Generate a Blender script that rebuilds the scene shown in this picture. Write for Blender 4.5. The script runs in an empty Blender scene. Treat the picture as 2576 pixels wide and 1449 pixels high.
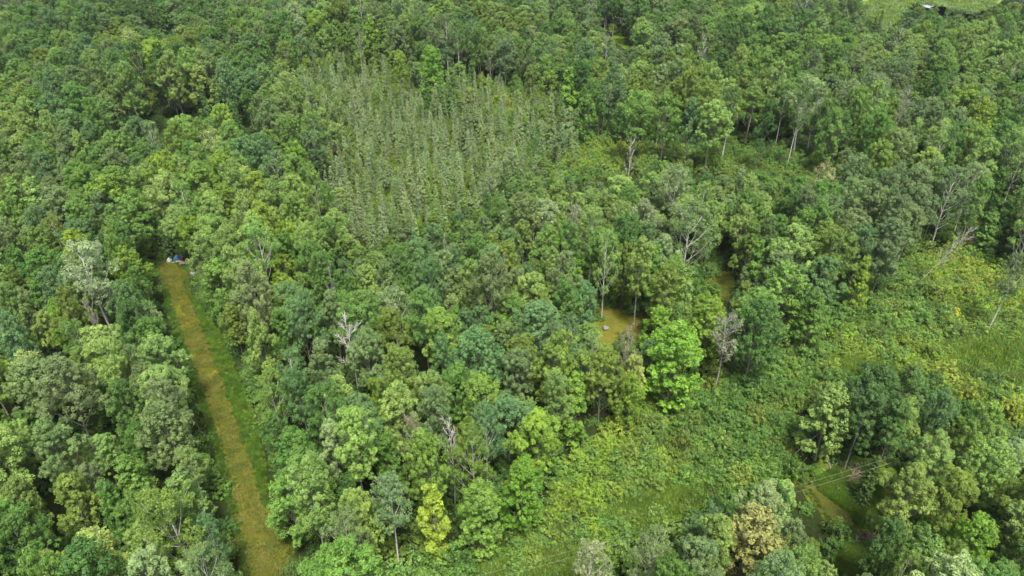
import bpy, math, random
import numpy as np
from mathutils import Vector

# ------------------------------------------------------------------ camera, sky, sun, exposure
SC = bpy.context.scene
COL = SC.collection
CAM_H = 65.0
PITCH = math.radians(32.5)
F = 1717.0                       # focal length in units of a 2576 px wide picture
cd = bpy.data.cameras.new('camera'); cam = bpy.data.objects.new('camera', cd); COL.objects.link(cam)
cd.sensor_width = 36; cd.lens = F / 2576 * 36; cd.clip_end = 6000; cd.clip_start = 0.5
cam.location = (0, 0, CAM_H); cam.rotation_euler = (math.pi / 2 - PITCH, 0, 0)
SC.camera = cam

SUN_EL, SUN_AZ = math.radians(66), math.radians(168)     # azimuth clockwise from +Y: behind the camera, a little to its right
w = bpy.data.worlds.new('World'); SC.world = w; w.use_nodes = True
nt = w.node_tree; bg = nt.nodes['Background']
sky = nt.nodes.new('ShaderNodeTexSky'); sky.sky_type = 'NISHITA'; sky.sun_disc = False
sky.sun_elevation = SUN_EL; sky.sun_rotation = SUN_AZ; sky.air_density = 0.8; sky.dust_density = 4.0; sky.ozone_density = 0.6
nt.links.new(sky.outputs[0], bg.inputs[0]); bg.inputs[1].default_value = 0.11
sd = bpy.data.lights.new('sun', 'SUN'); sun = bpy.data.objects.new('sun', sd); COL.objects.link(sun)
sd.energy = 2.6; sd.angle = math.radians(12); sd.color = (1.0, 0.95, 0.87)
sdir = Vector((math.sin(SUN_AZ) * math.cos(SUN_EL), math.cos(SUN_AZ) * math.cos(SUN_EL), math.sin(SUN_EL)))
sun.rotation_euler = sdir.to_track_quat('Z', 'Y').to_euler()
SC.view_settings.view_transform = 'Standard'; SC.view_settings.look = 'None'
SC.view_settings.exposure = 1.84; SC.view_settings.gamma = 1.0
SC.render.engine = 'CYCLES'
SC.cycles.max_bounces = 5; SC.cycles.transparent_max_bounces = 4

CP, SP = math.cos(PITCH), math.sin(PITCH)
def P(u, v, z=0.0):
    """picture position (2576 x 1449) -> world x, y at height z"""
    x = (u - 1288) / F; y = (724.5 - v) / F
    d = (x, CP + y * SP, -SP + y * CP)
    if d[2] > -0.02: d = (d[0], d[1], -0.02)
    t = (z - CAM_H) / d[2]
    return d[0] * t, d[1] * t
def Q(x, y, z=0.0):
    """world -> picture position and depth"""
    dz = z - CAM_H
    dep = y * CP - dz * SP
    up = y * SP + dz * CP
    return 1288 + F * x / dep, 724.5 - F * up / dep, dep
def inside(poly, u, v):
    c = False; j = len(poly) - 1
    for i in range(len(poly)):
        a, b = poly[i], poly[j]
        if (a[1] > v) != (b[1] > v) and u < (b[0] - a[0]) * (v - a[1]) / (b[1] - a[1]) + a[0]: c = not c
        j = i
    return c

# ------------------------------------------------------------------ materials
def newmat(name):
    m = bpy.data.materials.new(name); m.use_nodes = True
    n = m.node_tree.nodes; n.clear()
    return m, n, m.node_tree.links
def ramp(n, stops):
    r = n.new('ShaderNodeValToRGB'); e = r.color_ramp.elements
    while len(e) < len(stops): e.new(0.5)
    for k, (p, c) in enumerate(stops): e[k].position = p; e[k].color = (*c, 1)
    return r
def noise(n, l, scale, detail=4, rough=0.6, vec=None, dist=0.0):
    t = n.new('ShaderNodeTexNoise'); t.inputs['Scale'].default_value = scale
    t.inputs['Detail'].default_value = detail; t.inputs['Roughness'].default_value = rough; t.inputs['Distortion'].default_value = dist
    if vec is not None: l.new(vec, t.inputs['Vector'])
    return t
def leaf_material(name, transl=0.32, rough=0.55):
    m, n, l = newmat(name)
    out = n.new('ShaderNodeOutputMaterial')
    at = n.new('ShaderNodeAttribute'); at.attribute_type = 'INSTANCER'; at.attribute_name = 'tint'
    lv = n.new('ShaderNodeAttribute'); lv.attribute_type = 'GEOMETRY'; lv.attribute_name = 'lv'
    gp = n.new('ShaderNodeNewGeometry'); pn = noise(n, l, 0.45, 3, .6, gp.outputs['Position'])
    mb = n.new('ShaderNodeMapRange'); mb.inputs[1].default_value = .3; mb.inputs[2].default_value = .7; mb.inputs[3].default_value = -.22; mb.inputs[4].default_value = .22; l.new(pn.outputs[0], mb.inputs[0])
    ad = n.new('ShaderNodeMath'); ad.operation = 'ADD'; l.new(lv.outputs['Fac'], ad.inputs[0]); l.new(mb.outputs[0], ad.inputs[1])
    mp = n.new('ShaderNodeMapRange'); mp.inputs[3].default_value = 0.58; mp.inputs[4].default_value = 1.55
    l.new(ad.outputs[0], mp.inputs[0])
    mul = n.new('ShaderNodeVectorMath'); mul.operation = 'SCALE'; l.new(at.outputs['Vector'], mul.inputs[0]); l.new(mp.outputs[0], mul.inputs['Scale'])
    hs = n.new('ShaderNodeHueSaturation')
    mh = n.new('ShaderNodeMapRange'); mh.inputs[3].default_value = 0.510; mh.inputs[4].default_value = 0.488
    l.new(ad.outputs[0], mh.inputs[0]); l.new(mh.outputs[0], hs.inputs['Hue']); l.new(mul.outputs[0], hs.inputs['Color'])
    p = n.new('ShaderNodeBsdfPrincipled'); l.new(hs.outputs[0], p.inputs['Base Color']); p.inputs['Roughness'].default_value = rough
    p.inputs['Specular IOR Level'].default_value = 0.2
    t = n.new('ShaderNodeBsdfTranslucent'); l.new(hs.outputs[0], t.inputs[0])
    mx = n.new('ShaderNodeMixShader'); mx.inputs[0].default_value = transl
    l.new(p.outputs[0], mx.inputs[1]); l.new(t.outputs[0], mx.inputs[2]); l.new(mx.outputs[0], out.inputs[0])
    return m
def bark_material(name, c0, c1, scale=6.0, rough=0.85):
    m, n, l = newmat(name)
    out = n.new('ShaderNodeOutputMaterial'); tc = n.new('ShaderNodeTexCoord')
    t = noise(n, l, scale, 5, 0.7, tc.outputs['Object'])
    r = ramp(n, [(0.36, c0), (0.6, c1)]); l.new(t.outputs[0], r.inputs[0])
    p = n.new('ShaderNodeBsdfPrincipled'); p.inputs['Roughness'].default_value = rough; p.inputs['Specular IOR Level'].default_value = 0.2
    l.new(r.outputs[0], p.inputs['Base Color']); l.new(p.outputs[0], out.inputs[0])
    return m
M_leaf = leaf_material('leaf_green', 0.26)
M_needle = leaf_material('needle_green', 0.12, 0.7)
M_bark = bark_material('bark_grey_brown', (0.06, 0.055, 0.042), (0.16, 0.15, 0.12))
M_aspen = bark_material('bark_pale_aspen', (0.11, 0.105, 0.085), (0.27, 0.26, 0.21))
M_birch = bark_material('bark_white_birch', (0.18, 0.17, 0.15), (0.50, 0.48, 0.43))
M_dead = bark_material('bark_bare_grey', (0.12, 0.11, 0.095), (0.29, 0.275, 0.245))
M_brown = bark_material('bark_dead_brown', (0.10, 0.06, 0.045), (0.26, 0.17, 0.13))

def ground_material(name, big, small, bscale=0.05, sscale=1.2, bump=0.3, stretch=None, mid=None):
    """big: colour stops over metres-wide patches; small: multiplier stops over the fine grain"""
    m, n, l = newmat(name)
    out = n.new('ShaderNodeOutputMaterial'); g = n.new('ShaderNodeNewGeometry')
    vec = g.outputs['Position']
    a = noise(n, l, bscale, 6, 0.65, vec); ra = ramp(n, big); l.new(a.outputs[0], ra.inputs[0])
    v2 = vec
    if stretch:
        mpn = n.new('ShaderNodeMapping'); mpn.vector_type = 'TEXTURE'; mpn.inputs['Rotation'].default_value = (0, 0, stretch[0]); mpn.inputs['Scale'].default_value = (1, stretch[1], 1)
        l.new(vec, mpn.inputs[0]); v2 = mpn.outputs[0]
    b = noise(n, l, sscale, 6, 0.75, v2); rb = ramp(n, small); l.new(b.outputs[0], rb.inputs[0])
    mm = n.new('ShaderNodeMixRGB'); mm.blend_type = 'MULTIPLY'; mm.inputs[0].default_value = 1
    l.new(ra.outputs[0], mm.inputs[1]); l.new(rb.outputs[0], mm.inputs[2])
    c = noise(n, l, sscale * 5, 4, 0.7, vec); rc = ramp(n, [(0.3, (0.7, 0.7, 0.7)), (0.7, (1.25, 1.25, 1.2))]); l.new(c.outputs[0], rc.inputs[0])
    m2 = n.new('ShaderNodeMixRGB'); m2.blend_type = 'MULTIPLY'; m2.inputs[0].default_value = 1
    l.new(mm.outputs[0], m2.inputs[1]); l.new(rc.outputs[0], m2.inputs[2])
    p = n.new('ShaderNodeBsdfPrincipled'); p.inputs['Roughness'].default_value = 0.95; p.inputs['Specular IOR Level'].default_value = 0.02
    l.new(m2.outputs[0], p.inputs['Base Color'])
    bp = n.new('ShaderNodeBump'); bp.inputs['Strength'].default_value = bump; bp.inputs['Distance'].default_value = 0.4
    l.new(c.outputs[0], bp.inputs['Height']); l.new(bp.outputs[0], p.inputs['Normal'])
    l.new(p.outputs[0], out.inputs[0])
    return m

# ------------------------------------------------------------------ helpers
def tag(o, label=None, cat=None, group=None, kind=None):
    if label: o['label'] = label
    if cat: o['category'] = cat
    if group: o['group'] = group
    if kind: o['kind'] = kind
    return o
def link(name, me, parent=None):
    o = bpy.data.objects.new(name, me); COL.objects.link(o)
    if parent: o.parent = parent
    return o
def mesh_np(name, verts, faces, mat, lv=None, smooth=False):
    """faces: (n,k) int array, all the same size"""
    me = bpy.data.meshes.new(name)
    verts = np.asarray(verts, dtype=np.float32); faces = np.asarray(faces, dtype=np.int32)
    n, k = faces.shape
    me.vertices.add(len(verts)); me.vertices.foreach_set('co', verts.ravel())
    me.loops.add(n * k); me.loops.foreach_set('vertex_index', faces.ravel())
    me.polygons.add(n); me.polygons.foreach_set('loop_start', np.arange(0, n * k, k, dtype=np.int32))
    me.update(calc_edges=True); me.validate()
    if lv is not None:
        a = me.attributes.new('lv', 'FLOAT', 'POINT'); a.data.foreach_set('value', np.asarray(lv, dtype=np.float32))
    if smooth: me.polygons.foreach_set('use_smooth', np.ones(len(me.polygons), dtype=bool))
    me.materials.append(mat)
    return me
class Tubes:
    def __init__(s): s.v = []; s.f = []; s.n = 0
    def add(s, pts, radii, sides=6):
        pts = [Vector(p) for p in pts]
        for i, p in enumerate(pts):
            d = (pts[min(i + 1, len(pts) - 1)] - pts[max(i - 1, 0)]).normalized()
            a = d.orthogonal().normalized() if abs(d.z) < 0.9 else Vector((1, 0, 0)); a = (a - d * a.dot(d)).normalized(); b = d.cross(a)
            for k in range(sides):
                t = 2 * math.pi * k / sides
                s.v.append(p + (a * math.cos(t) + b * math.sin(t)) * radii[i])
            if i:
                o = s.n + (i - 1) * sides
                for k in range(sides):
                    k2 = (k + 1) % sides
                    s.f.append((o + k, o + k2, o + sides + k2, o + sides + k))
        s.n += len(pts) * sides
    def mesh(s, name, mat): return mesh_np(name, [tuple(v) for v in s.v], s.f, mat, smooth=True)

def unit(a): return a / np.maximum(np.linalg.norm(a, axis=-1, keepdims=True), 1e-6)
def leaves(rng, cen, dirs, rad, nper, size, stretch=1.0, up=0.5, tone=None, aspect=1.5, shell=0.45):
    """tufts of leaf quads round the centres; each tuft opens towards its direction"""
    m = len(cen)
    c = np.repeat(cen, nper, 0); d = np.repeat(unit(dirs), nper, 0); r = np.repeat(rad, nper)[:, None]
    g = unit(rng.normal(size=(m * nper, 3)) + d * 0.75)
    off = g * (shell + (1 - shell) * rng.random((m * nper, 1)) ** 0.5) * r
    along = (off * d).sum(1, keepdims=True)
    pos = c + off + d * along * (stretch - 1)
    nrm = unit(unit(off) * 0.8 + np.array([0, 0, up]) + rng.normal(size=pos.shape) * 0.38)
    t1 = unit(np.cross(nrm, rng.normal(size=pos.shape) + d * 1.2 * (stretch > 1))); t2 = np.cross(nrm, t1)
    t1, t2 = t2, t1
    s = size * (0.6 + 0.8 * rng.random((m * nper, 1)))
    v = np.stack([pos - t1 * s * aspect * 0.5, pos + t2 * s * 0.5, pos + t1 * s * aspect * 0.5, pos - t2 * s * 0.5], 1).reshape(-1, 3)
    if tone is None: tone = rng.random(m)
    lv = np.clip(np.repeat(tone, nper) * 0.55 + rng.random(m * nper) * 0.45, 0, 1)
    return v, np.repeat(lv, 4)
def quads(v): return np.arange(len(v), dtype=np.int32).reshape(-1, 4)

# ------------------------------------------------------------------ tree meshes
def broadleaf(seed, h=14.0, R=2.4, base=0.4, nlobe=15, ntuft=9, nleaf=46, leaf=0.17, trad=0.5, lrad=1.0,
              stretch=1.0, shape='round', droop=0.0, knob=1.3, bark=None, trunk_r=0.15, sparse=1.0):
    rng = np.random.default_rng(seed); rnd = random.Random(seed)
    zb = h * base; L = []
    for k in range(nlobe):
        t = (k + 0.5) / nlobe
        t = min(0.97, max(0.02, t + rnd.uniform(-0.05, 0.05)))
        if shape == 'round': pr = math.sin(math.pi * min(1, (t * 0.86 + 0.08)) ** 0.9) ** 0.62
        elif shape == 'cone': pr = (1 - t) ** 0.75 * 1.0 + 0.05
        elif shape == 'column': pr = 0.85 * (1 - t ** 3) ** 0.5 * (0.75 + 0.25 * math.sin(t * 9 + seed))
        else: pr = math.sin(math.pi * (t * 0.62 + 0.3)) ** 0.8 * 0.98      # broad dome
        a = k * 2.399 + rnd.uniform(-0.5, 0.5)
        rr = R * pr * rnd.uniform(0.45, 0.95)
        z = zb + (h - zb) * t * 0.93
        L.append((rr * math.cos(a), rr * math.sin(a), z, lrad * rnd.uniform(0.75, 1.25) * (0.7 + 0.4 * pr)))
    L.append((0.15, 0.1, h * 0.955, lrad * 0.8))
    cen, dirs, rad, tone = [], [], [], []
    for (x, y, z, lr) in L:
        ltone = rnd.random()
        for j in range(ntuft):
            g = unit(rng.normal(size=3) + np.array([x, y, 0]) / (R) * 0.7 + np.array([0, 0, 0.55]))
            if rnd.random() > sparse: continue
            rr = lr * rnd.uniform(0.65, 1.05)
            cen.append(np.array([x, y, z]) + g * rr * np.array([1, 1, 0.85]))
            o = unit(np.array([x, y, 0.0]) * 0.5 + g + 1e-3)
            if stretch > 1: dd = unit(np.array([o[0] * 1.4, o[1] * 1.4, 0.65 - droop + 0.6 * max(0, o[2]) + 0.5 * (z / h) ** 3]))
            else: dd = unit(g + np.array([0, 0, 0.9]))
            dirs.append(dd); rad.append(trad * rnd.uniform(0.7, 1.3)); tone.append(0.35 * ltone + 0.65 * rnd.random())
    cen = np.array(cen); v, lv = leaves(rng, cen, np.array(dirs), np.array(rad), nleaf, leaf, stretch if stretch > 1 else knob, 0.55, np.array(tone), 1.5, .6)
    crown = mesh_np('crown', v, quads(v), M_leaf, lv)
    T = Tubes(); lean = rnd.uniform(-0.35, 0.35), rnd.uniform(-0.35, 0.35)
    def ax(z):
        q = z / h
        return Vector((lean[0] * math.sin(q * 3.0), lean[1] * math.sin(q * 2.6), z))
    zs = [-0.3, 0.5, h * 0.2, h * 0.4, h * 0.6, h * 0.78, h * 0.95]
    T.add([ax(z) for z in zs], [trunk_r * 1.35, trunk_r, trunk_r * 0.88, trunk_r * 0.75, trunk_r * 0.55, trunk_r * 0.34, 0.02], 7)
    for (x, y, z, lr) in L[:-1]:
        d = math.hypot(x, y); z0 = max(h * 0.12, z - d * 1.25 - 0.6); p0 = ax(z0); p2 = Vector((x * 1.12, y * 1.12, z + 0.35)); pm = (p0 * 0.5 + p2 * 0.5) + Vector((x, y, 0)) * 0.12
        T.add([p0, pm, p2], [trunk_r * 0.38, trunk_r * 0.26, 0.018], 4)
        for q in range(2):
            e = p2 + Vector((rnd.uniform(-.8, .8), rnd.uniform(-.8, .8), rnd.uniform(0.1, .8))); T.add([pm.lerp(p2, 0.5), e], [trunk_r * 0.14, 0.012], 3)
    return crown, T.mesh('trunk', bark or M_aspen)

def spruce(seed, h=11.0, R=1.15, bare=0.06, nw=26, dens=1.0):
    rng = np.random.default_rng(seed); rnd = random.Random(seed)
    V, LV = [], []
    T = Tubes(); lean = rnd.uniform(-.25, .25), rnd.uniform(-.25, .25)
    ax = lambda z: Vector((lean[0] * (z / h) ** 2, lean[1] * (z / h) ** 2, z))
    T.add([ax(z) for z in (-0.3, h * .3, h * .65, h)], [0.12, 0.09, 0.05, 0.012], 6)
    cen, dirs, rad, tone = [], [], [], []
    for k in range(nw):
        t = (k + rnd.random() * 0.6) / nw
        z = h * (bare + (1 - bare) * t)
        rr = R * (1 - t) ** 0.8 * rnd.uniform(0.75, 1.15) + 0.1
        nb = 4 + int(5 * (1 - t))
        for b in range(nb):
            if rnd.random() > dens: continue
            a = rnd.uniform(0, 6.283); ln = rr * rnd.uniform(0.65, 1.1)
            d = Vector((math.cos(a), math.sin(a), -0.28 + 0.55 * t)); p0 = ax(z)
            if k % 2 == 0: T.add([p0, p0 + d * ln], [0.022, 0.006], 3)
            m = max(2, int(ln / 0.22))
            for q in range(m):
                s = (q + 0.8) / m; c = p0 + d * ln * s + Vector((0, 0, 0.10 * s * s * ln))
                cen.append(np.array(c)); dirs.append(np.array((d.x, d.y, 0.15))); rad.append(0.17 + 0.10 * (1 - s)); tone.append(rnd.random() * .6 + .4 * s)
    v, lv = leaves(rng, np.array(cen), np.array(dirs), np.array(rad), 9, 0.11, 1.5, 0.5, np.array(tone), 1.9, 0.2)
    return mesh_np('crown', v, quads(v), M_needle, lv), T.mesh('trunk', M_bark)

def dead(seed, h=12.0, spread=2.2, n=12, mat=None, start=0.35, r0=0.14, twigs=6, up=1.0):
    rnd = random.Random(seed); T = Tubes()
    ax = lambda z: Vector((0.35 * math.sin(z / h * 3 + seed), 0.25 * math.sin(z / h * 2.2 + seed * 2), z))
    T.add([ax(z) for z in (-.3, h * .25, h * .5, h * .75, h)], [r0 * 1.3, r0, r0 * .75, r0 * .45, .02], 7)
    for k in range(n):
        t = start + (0.95 - start) * (k + rnd.random() * .5) / n; a = k * 2.4 + rnd.uniform(-.5, .5)
        ln = spread * (1.15 - t * .75) * rnd.uniform(.7, 1.2); p0 = ax(h * t)
        d = Vector((math.cos(a), math.sin(a), rnd.uniform(.5, 1.2) * up)).normalized()
        pm = p0 + d * ln * .5; p1 = p0 + d * ln + Vector((0, 0, ln * .3))
        T.add([p0, pm, p1], [r0 * .42, r0 * .28, .018], 4)
        for q in range(twigs):
            s = rnd.uniform(.3, 1); b = p0.lerp(pm, s * 2) if s < .5 else pm.lerp(p1, s * 2 - 1)
            e = b + Vector((d.x + rnd.uniform(-.8, .8), d.y + rnd.uniform(-.8, .8), d.z + rnd.uniform(-.2, .8))).normalized() * ln * rnd.uniform(.25, .55)
            T.add([b, e], [.03, .012], 3)
            e2 = b.lerp(e, .6) + Vector((rnd.uniform(-.5, .5), rnd.uniform(-.5, .5), rnd.uniform(0, .5))); T.add([b.lerp(e, .5), e2], [.018, .008], 3)
    return T
def shrub_mesh(seed, R=1.5, h=1.9, n=95, nleaf=26, leaf=0.092):
    rng = np.random.default_rng(seed)
    g = unit(rng.normal(size=(n, 3)) + np.array([0, 0, .7])); g[:, 2] = np.abs(g[:, 2])
    f = 0.45 + 0.65 * rng.random((n, 1))
    cen = g * f * np.array([R, R, h]); cen[:, 2] *= (0.8 + 0.35 * np.sin(cen[:, 0] * 2.3 + seed) * np.cos(cen[:, 1] * 2.1))
    v, lv = leaves(rng, cen, g + np.array([0, 0, .6]), np.full(n, .21) * (.7 + .7 * rng.random(n)), nleaf, leaf, 1.3, .6, None, 1.6, .5)
    crown = mesh_np('foliage', v, quads(v), M_leaf, lv)
    T = Tubes(); rnd = random.Random(seed)
    for k in range(7):
        a = k * .9; e = Vector((math.cos(a) * R * .6, math.sin(a) * R * .6, h * rnd.uniform(.7, .95)))
        T.add([Vector((math.cos(a) * .1, math.sin(a) * .1, -.1)), e * .5, e], [.035, .025, .01], 4)
    return crown, T.mesh('stems', M_bark)
def grass_mesh(seed, R=1.0, n=150, hh=0.5, wd=0.05):
    rng = np.random.default_rng(seed)
    r = R * np.sqrt(rng.random(n)); a = rng.random(n) * 6.283
    b = np.stack([r * np.cos(a), r * np.sin(a), np.full(n, -.02)], 1)
    hgt = hh * (.5 + .8 * rng.random((n, 1))); ln = rng.normal(size=(n, 2)) * .45
    tip = b + np.concatenate([ln * hgt, hgt], 1); mid = b + np.concatenate([ln * hgt * .3, hgt * .55], 1)
    s = rng.random(n) * 6.283; sd = np.stack([np.cos(s), np.sin(s), np.zeros(n)], 1) * wd
    v = np.stack([b, mid + sd, tip, mid - sd], 1).reshape(-1, 3)
    return mesh_np('blades', v, quads(v), M_leaf, np.repeat(rng.random(n), 4))

ASPEN = [broadleaf(10 + i, h=14 + (i % 3) * .8, R=(2.6, 2.9, 2.3, 3.1, 2.5, 3.2, 2.7, 2.4)[i], base=(.40, .32, .46, .34, .38, .28, .44, .3)[i], nlobe=(18, 21, 16, 23, 18, 23, 18, 19)[i], nleaf=58, ntuft=17, leaf=.118, trad=.34, lrad=1.15, bark=M_bark if i % 2 else M_aspen, trunk_r=.13) for i in range(8)]
_r = random.Random(5)
ASPEN += [broadleaf(20 + i, h=13.5 + _r.random() * 2, R=_r.uniform(2.2, 3.3), base=_r.uniform(.26, .5), nlobe=_r.randint(14, 24), nleaf=58, ntuft=16, leaf=.118, trad=_r.uniform(.30, .38), lrad=_r.uniform(.95, 1.35), shape=('round', 'dome', 'round', 'cone')[i % 4], bark=M_bark, trunk_r=.13) for i in range(5)]
MAPLE = [broadleaf(40 + i, h=12.5, R=(2.9, 2.6, 3.1, 2.7, 2.4)[i], base=(.16, .1, .2, .12, .08)[i], nlobe=(24, 24, 26, 24, 26)[i], ntuft=13, nleaf=52, leaf=.132, trad=.33, lrad=.92,
                   stretch=2.1, shape=('dome', 'round', 'dome', 'cone', 'cone')[i], droop=.15, bark=M_bark, trunk_r=.17) for i in range(5)]
COLUMN = [broadleaf(60 + i, h=13, R=1.75, base=.06, nlobe=26, ntuft=7, nleaf=42, leaf=.18, trad=.42, lrad=.75, stretch=1.3, shape='column', bark=M_bark) for i in range(2)]
BIRCH = [broadleaf(70 + i, h=15.5, R=(2.4, 2.1, 2.6)[i], base=(.42, .5, .36)[i], nlobe=19, ntuft=14, nleaf=44, leaf=.105, trad=.34, lrad=1.0, bark=M_birch, trunk_r=.13, sparse=.85) for i in range(3)]
SPRUCE = [spruce(80 + i, h=(10.5, 11.5, 9.5, 11, 10)[i], R=(1.05, 1.2, .95, 1.1, 1.3)[i], bare=(.05, .12, .2, .08, .04)[i], dens=(1, .9, .7, .85, 1)[i]) for i in range(5)]
SHRUB = [shrub_mesh(100 + i, (1.5, 1.8, 1.3, 2.0)[i], (1.9, 2.2, 2.4, 1.6)[i]) for i in range(4)]
CROWN_W = {'aspen': 7.2, 'maple': 7.6, 'column': 5.0, 'birch': 6.4, 'spruce': 2.4, 'dead': 5.5, 'pale': 6.0, 'shrub': 3.6}
CROWN_Z = {'aspen': .78, 'maple': .62, 'column': .6, 'birch': .76, 'spruce': .55, 'dead': .75, 'pale': .75, 'shrub': .7}
HEIGHT = {'aspen': 14.8, 'maple': 12.5, 'column': 13, 'birch': 15.5, 'spruce': 10.5, 'dead': 12, 'pale': 13, 'shrub': 2.2}

# ------------------------------------------------------------------ picture-plane map of the place
TRAIL = [(385, 655), (398, 690), (418, 725), (425, 760), (447, 820), (472, 890), (500, 965), (528, 1050), (553, 1130), (572, 1200), (590, 1290), (608, 1370), (622, 1449), (635, 1540),
         (760, 1540), (740, 1449), (733, 1390), (715, 1345), (690, 1310), (664, 1255), (645, 1190), (625, 1130), (600, 1060), (573, 980), (545, 905), (518, 835), (494, 775), (474, 735), (465, 710), (485, 692), (450, 665)]
TRAIL_VIS = TRAIL
VERGE_R = [(474, 735), (494, 775), (518, 835), (545, 905), (573, 980), (600, 1060), (625, 1130), (645, 1190), (664, 1255), (672, 1240), (668, 1180), (655, 1110), (640, 1050), (612, 980), (580, 900), (552, 840), (520, 790)]
VERGE_L = [(418, 725), (425, 760), (447, 820), (472, 890), (500, 965), (528, 1050), (553, 1130), (572, 1200), (590, 1290), (576, 1290), (560, 1200), (540, 1130), (515, 1050), (486, 970), (455, 890), (430, 820), (412, 760)]
CLEARING = [(1519, 783), (1618, 785), (1604, 812), (1580, 842), (1548, 866), (1528, 850), (1515, 815)]
PATH_MID = [(1778, 688), (1842, 688), (1838, 725), (1826, 758), (1812, 782), (1784, 770), (1796, 740), (1776, 712)]
CLEAR_GRASS = [(2055, 1210), (2115, 1175), (2190, 1180), (2225, 1205), (2205, 1250), (2170, 1285), (2158, 1330), (2140, 1290), (2100, 1262), (2062, 1235)]
PATH_RIGHT = [(1990, 1182), (2030, 1180), (2052, 1215), (2064, 1236), (2100, 1262), (2140, 1290), (2162, 1335), (2156, 1352), (2120, 1320), (2082, 1308), (2062, 1270), (2040, 1240), (2005, 1212)]
PATH_LOW = [(2122, 1388), (2160, 1368), (2192, 1375), (2180, 1420), (2160, 1449), (2108, 1449), (2112, 1420)]
THICKET = [(2190, 720), (2290, 660), (2360, 640), (2450, 650), (2576, 730), (2800, 760), (2800, 1190), (2576, 1090), (2480, 1010), (2390, 1000), (2340, 955), (2230, 935), (2120, 935), (2050, 965), (1990, 1010), (1975, 1100), (1990, 1160),
           (2000, 1195), (1935, 1205), (1850, 1225), (1760, 1255), (1690, 1300), (1600, 1345), (1500, 1400), (1440, 1449), (1420, 1540), (1000, 1540), (1050, 1449), (1070, 1405), (1130, 1395), (1270, 1345), (1380, 1260),
           (1430, 1170), (1500, 1110), (1570, 1030), (1640, 990), (1720, 985), (1800, 960), (1880, 900), (1930, 870), (1985, 860), (2080, 900), (2110, 820), (2130, 760)]
MEADOWS = [[(2330, 880), (2420, 860), (2576, 840), (2900, 800), (2900, 1000), (2576, 985), (2450, 985), (2360, 940)],
           [(2040, 950), (2090, 905), (2200, 915), (2260, 935), (2120, 940)],
           [(1530, 1300), (1640, 1250), (1760, 1215), (1870, 1215), (1780, 1255), (1690, 1300), (1600, 1345), (1540, 1350)],
           [(1150, 1449), (1330, 1400), (1470, 1380), (1500, 1400), (1440, 1449), (1420, 1540), (1150, 1540)]]
THICKET_MID = [(1230, 235), (1330, 250), (1425, 268), (1455, 350), (1560, 372), (1720, 378), (1900, 385), (2085, 410), (2075, 440), (1900, 418), (1700, 412), (1600, 412), (1500, 440), (1400, 430), (1300, 350)]
FAR_MEADOW = [(2176, -60), (2600, -60), (2500, 5), (2492, 24), (2440, 36), (2380, 22), (2350, 14), (2290, 10), (2285, 28), (2262, 52), (2240, 66), (2222, 84), (2200, 70), (2180, 40)]
FAR_WATER = [(2285, -30), (2395, -30), (2370, 2), (2342, 22), (2322, 16), (2290, 4)]
CORRIDOR = [(1528, 60), (1545, 60), (1585, 118), (1570, 122), (1545, 100)]
SPRUCES = [(760, 172), (860, 160), (960, 168), (1060, 200), (1200, 205), (1290, 225), (1400, 250), (1440, 330), (1400, 390), (1330, 420), (1270, 455), (1190, 510), (1110, 545), (1050, 570), (950, 590), (900, 590), (872, 540), (862, 440), (850, 300), (800, 260)]
JUNK = [(418, 642), (480, 645), (484, 668), (422, 666)]
OPEN = [JUNK, TRAIL_VIS, VERGE_R, VERGE_L, CLEARING, PATH_MID, CLEAR_GRASS, PATH_RIGHT, PATH_LOW, THICKET, THICKET_MID, FAR_MEADOW, CORRIDOR]
GAPS = [(225, 1195, 4.0), (1075, 730, 4.2), (590, 770, 3), (365, 415, 7), (440, 420, 7), (840, 1000, 3), (1590, 1015, 3), (2440, 600, 7), (2330, 640, 5), (1990, 860, 3), (20, 710, 4), (1150, 1170, 2.6), (1010, 1330, 2.2),
        (2060, 380, 7), (1250, 236, 6), (1300, 240, 6), (2060, 80, 12), (2090, 85, 12), (1880, 380, 6), (1700, 375, 5), (790, 90, 9), (2250, 470, 6), (820, 690, 2.5), (1640, 1010, 3), (935, 915, 3.2), (1180, 1175, 2.5)]

# ------------------------------------------------------------------ the ground and what lies flat on it
def sheet(name, pts, z, mat, kind='structure', extra=None):
    me = bpy.data.meshes.new(name)
    me.from_pydata([(x, y, z) for x, y in pts], [], [tuple(range(len(pts)))]); me.update()
    if me.polygons[0].normal.z < 0: me.flip_normals()
    me.materials.append(mat)
    o = link(name, me); o['kind'] = kind
    return o
def smooth_poly(pts, jit=0.35, seed=1):
    """ground outline, subdivided with a ragged edge"""
    rnd = random.Random(seed); out = []
    n = len(pts)
    for i in range(n):
        a, b = Vector(pts[i]), Vector(pts[(i + 1) % n]); k = max(1, int((b - a).length / 1.6))
        for j in range(k):
            p = a.lerp(b, j / k); out.append((p.x + rnd.uniform(-jit, jit), p.y + rnd.uniform(-jit, jit)))
    return out
def G(poly, z=0.0): return [P(u, v, z) for u, v in poly]
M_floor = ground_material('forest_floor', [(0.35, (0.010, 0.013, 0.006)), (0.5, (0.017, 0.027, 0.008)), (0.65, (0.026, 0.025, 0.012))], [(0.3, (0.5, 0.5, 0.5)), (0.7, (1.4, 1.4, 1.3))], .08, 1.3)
_a, _b = P(447, 760), P(655, 1340); TRAIL_A = math.atan2(_b[1] - _a[1], _b[0] - _a[0]) - math.pi / 2
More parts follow.
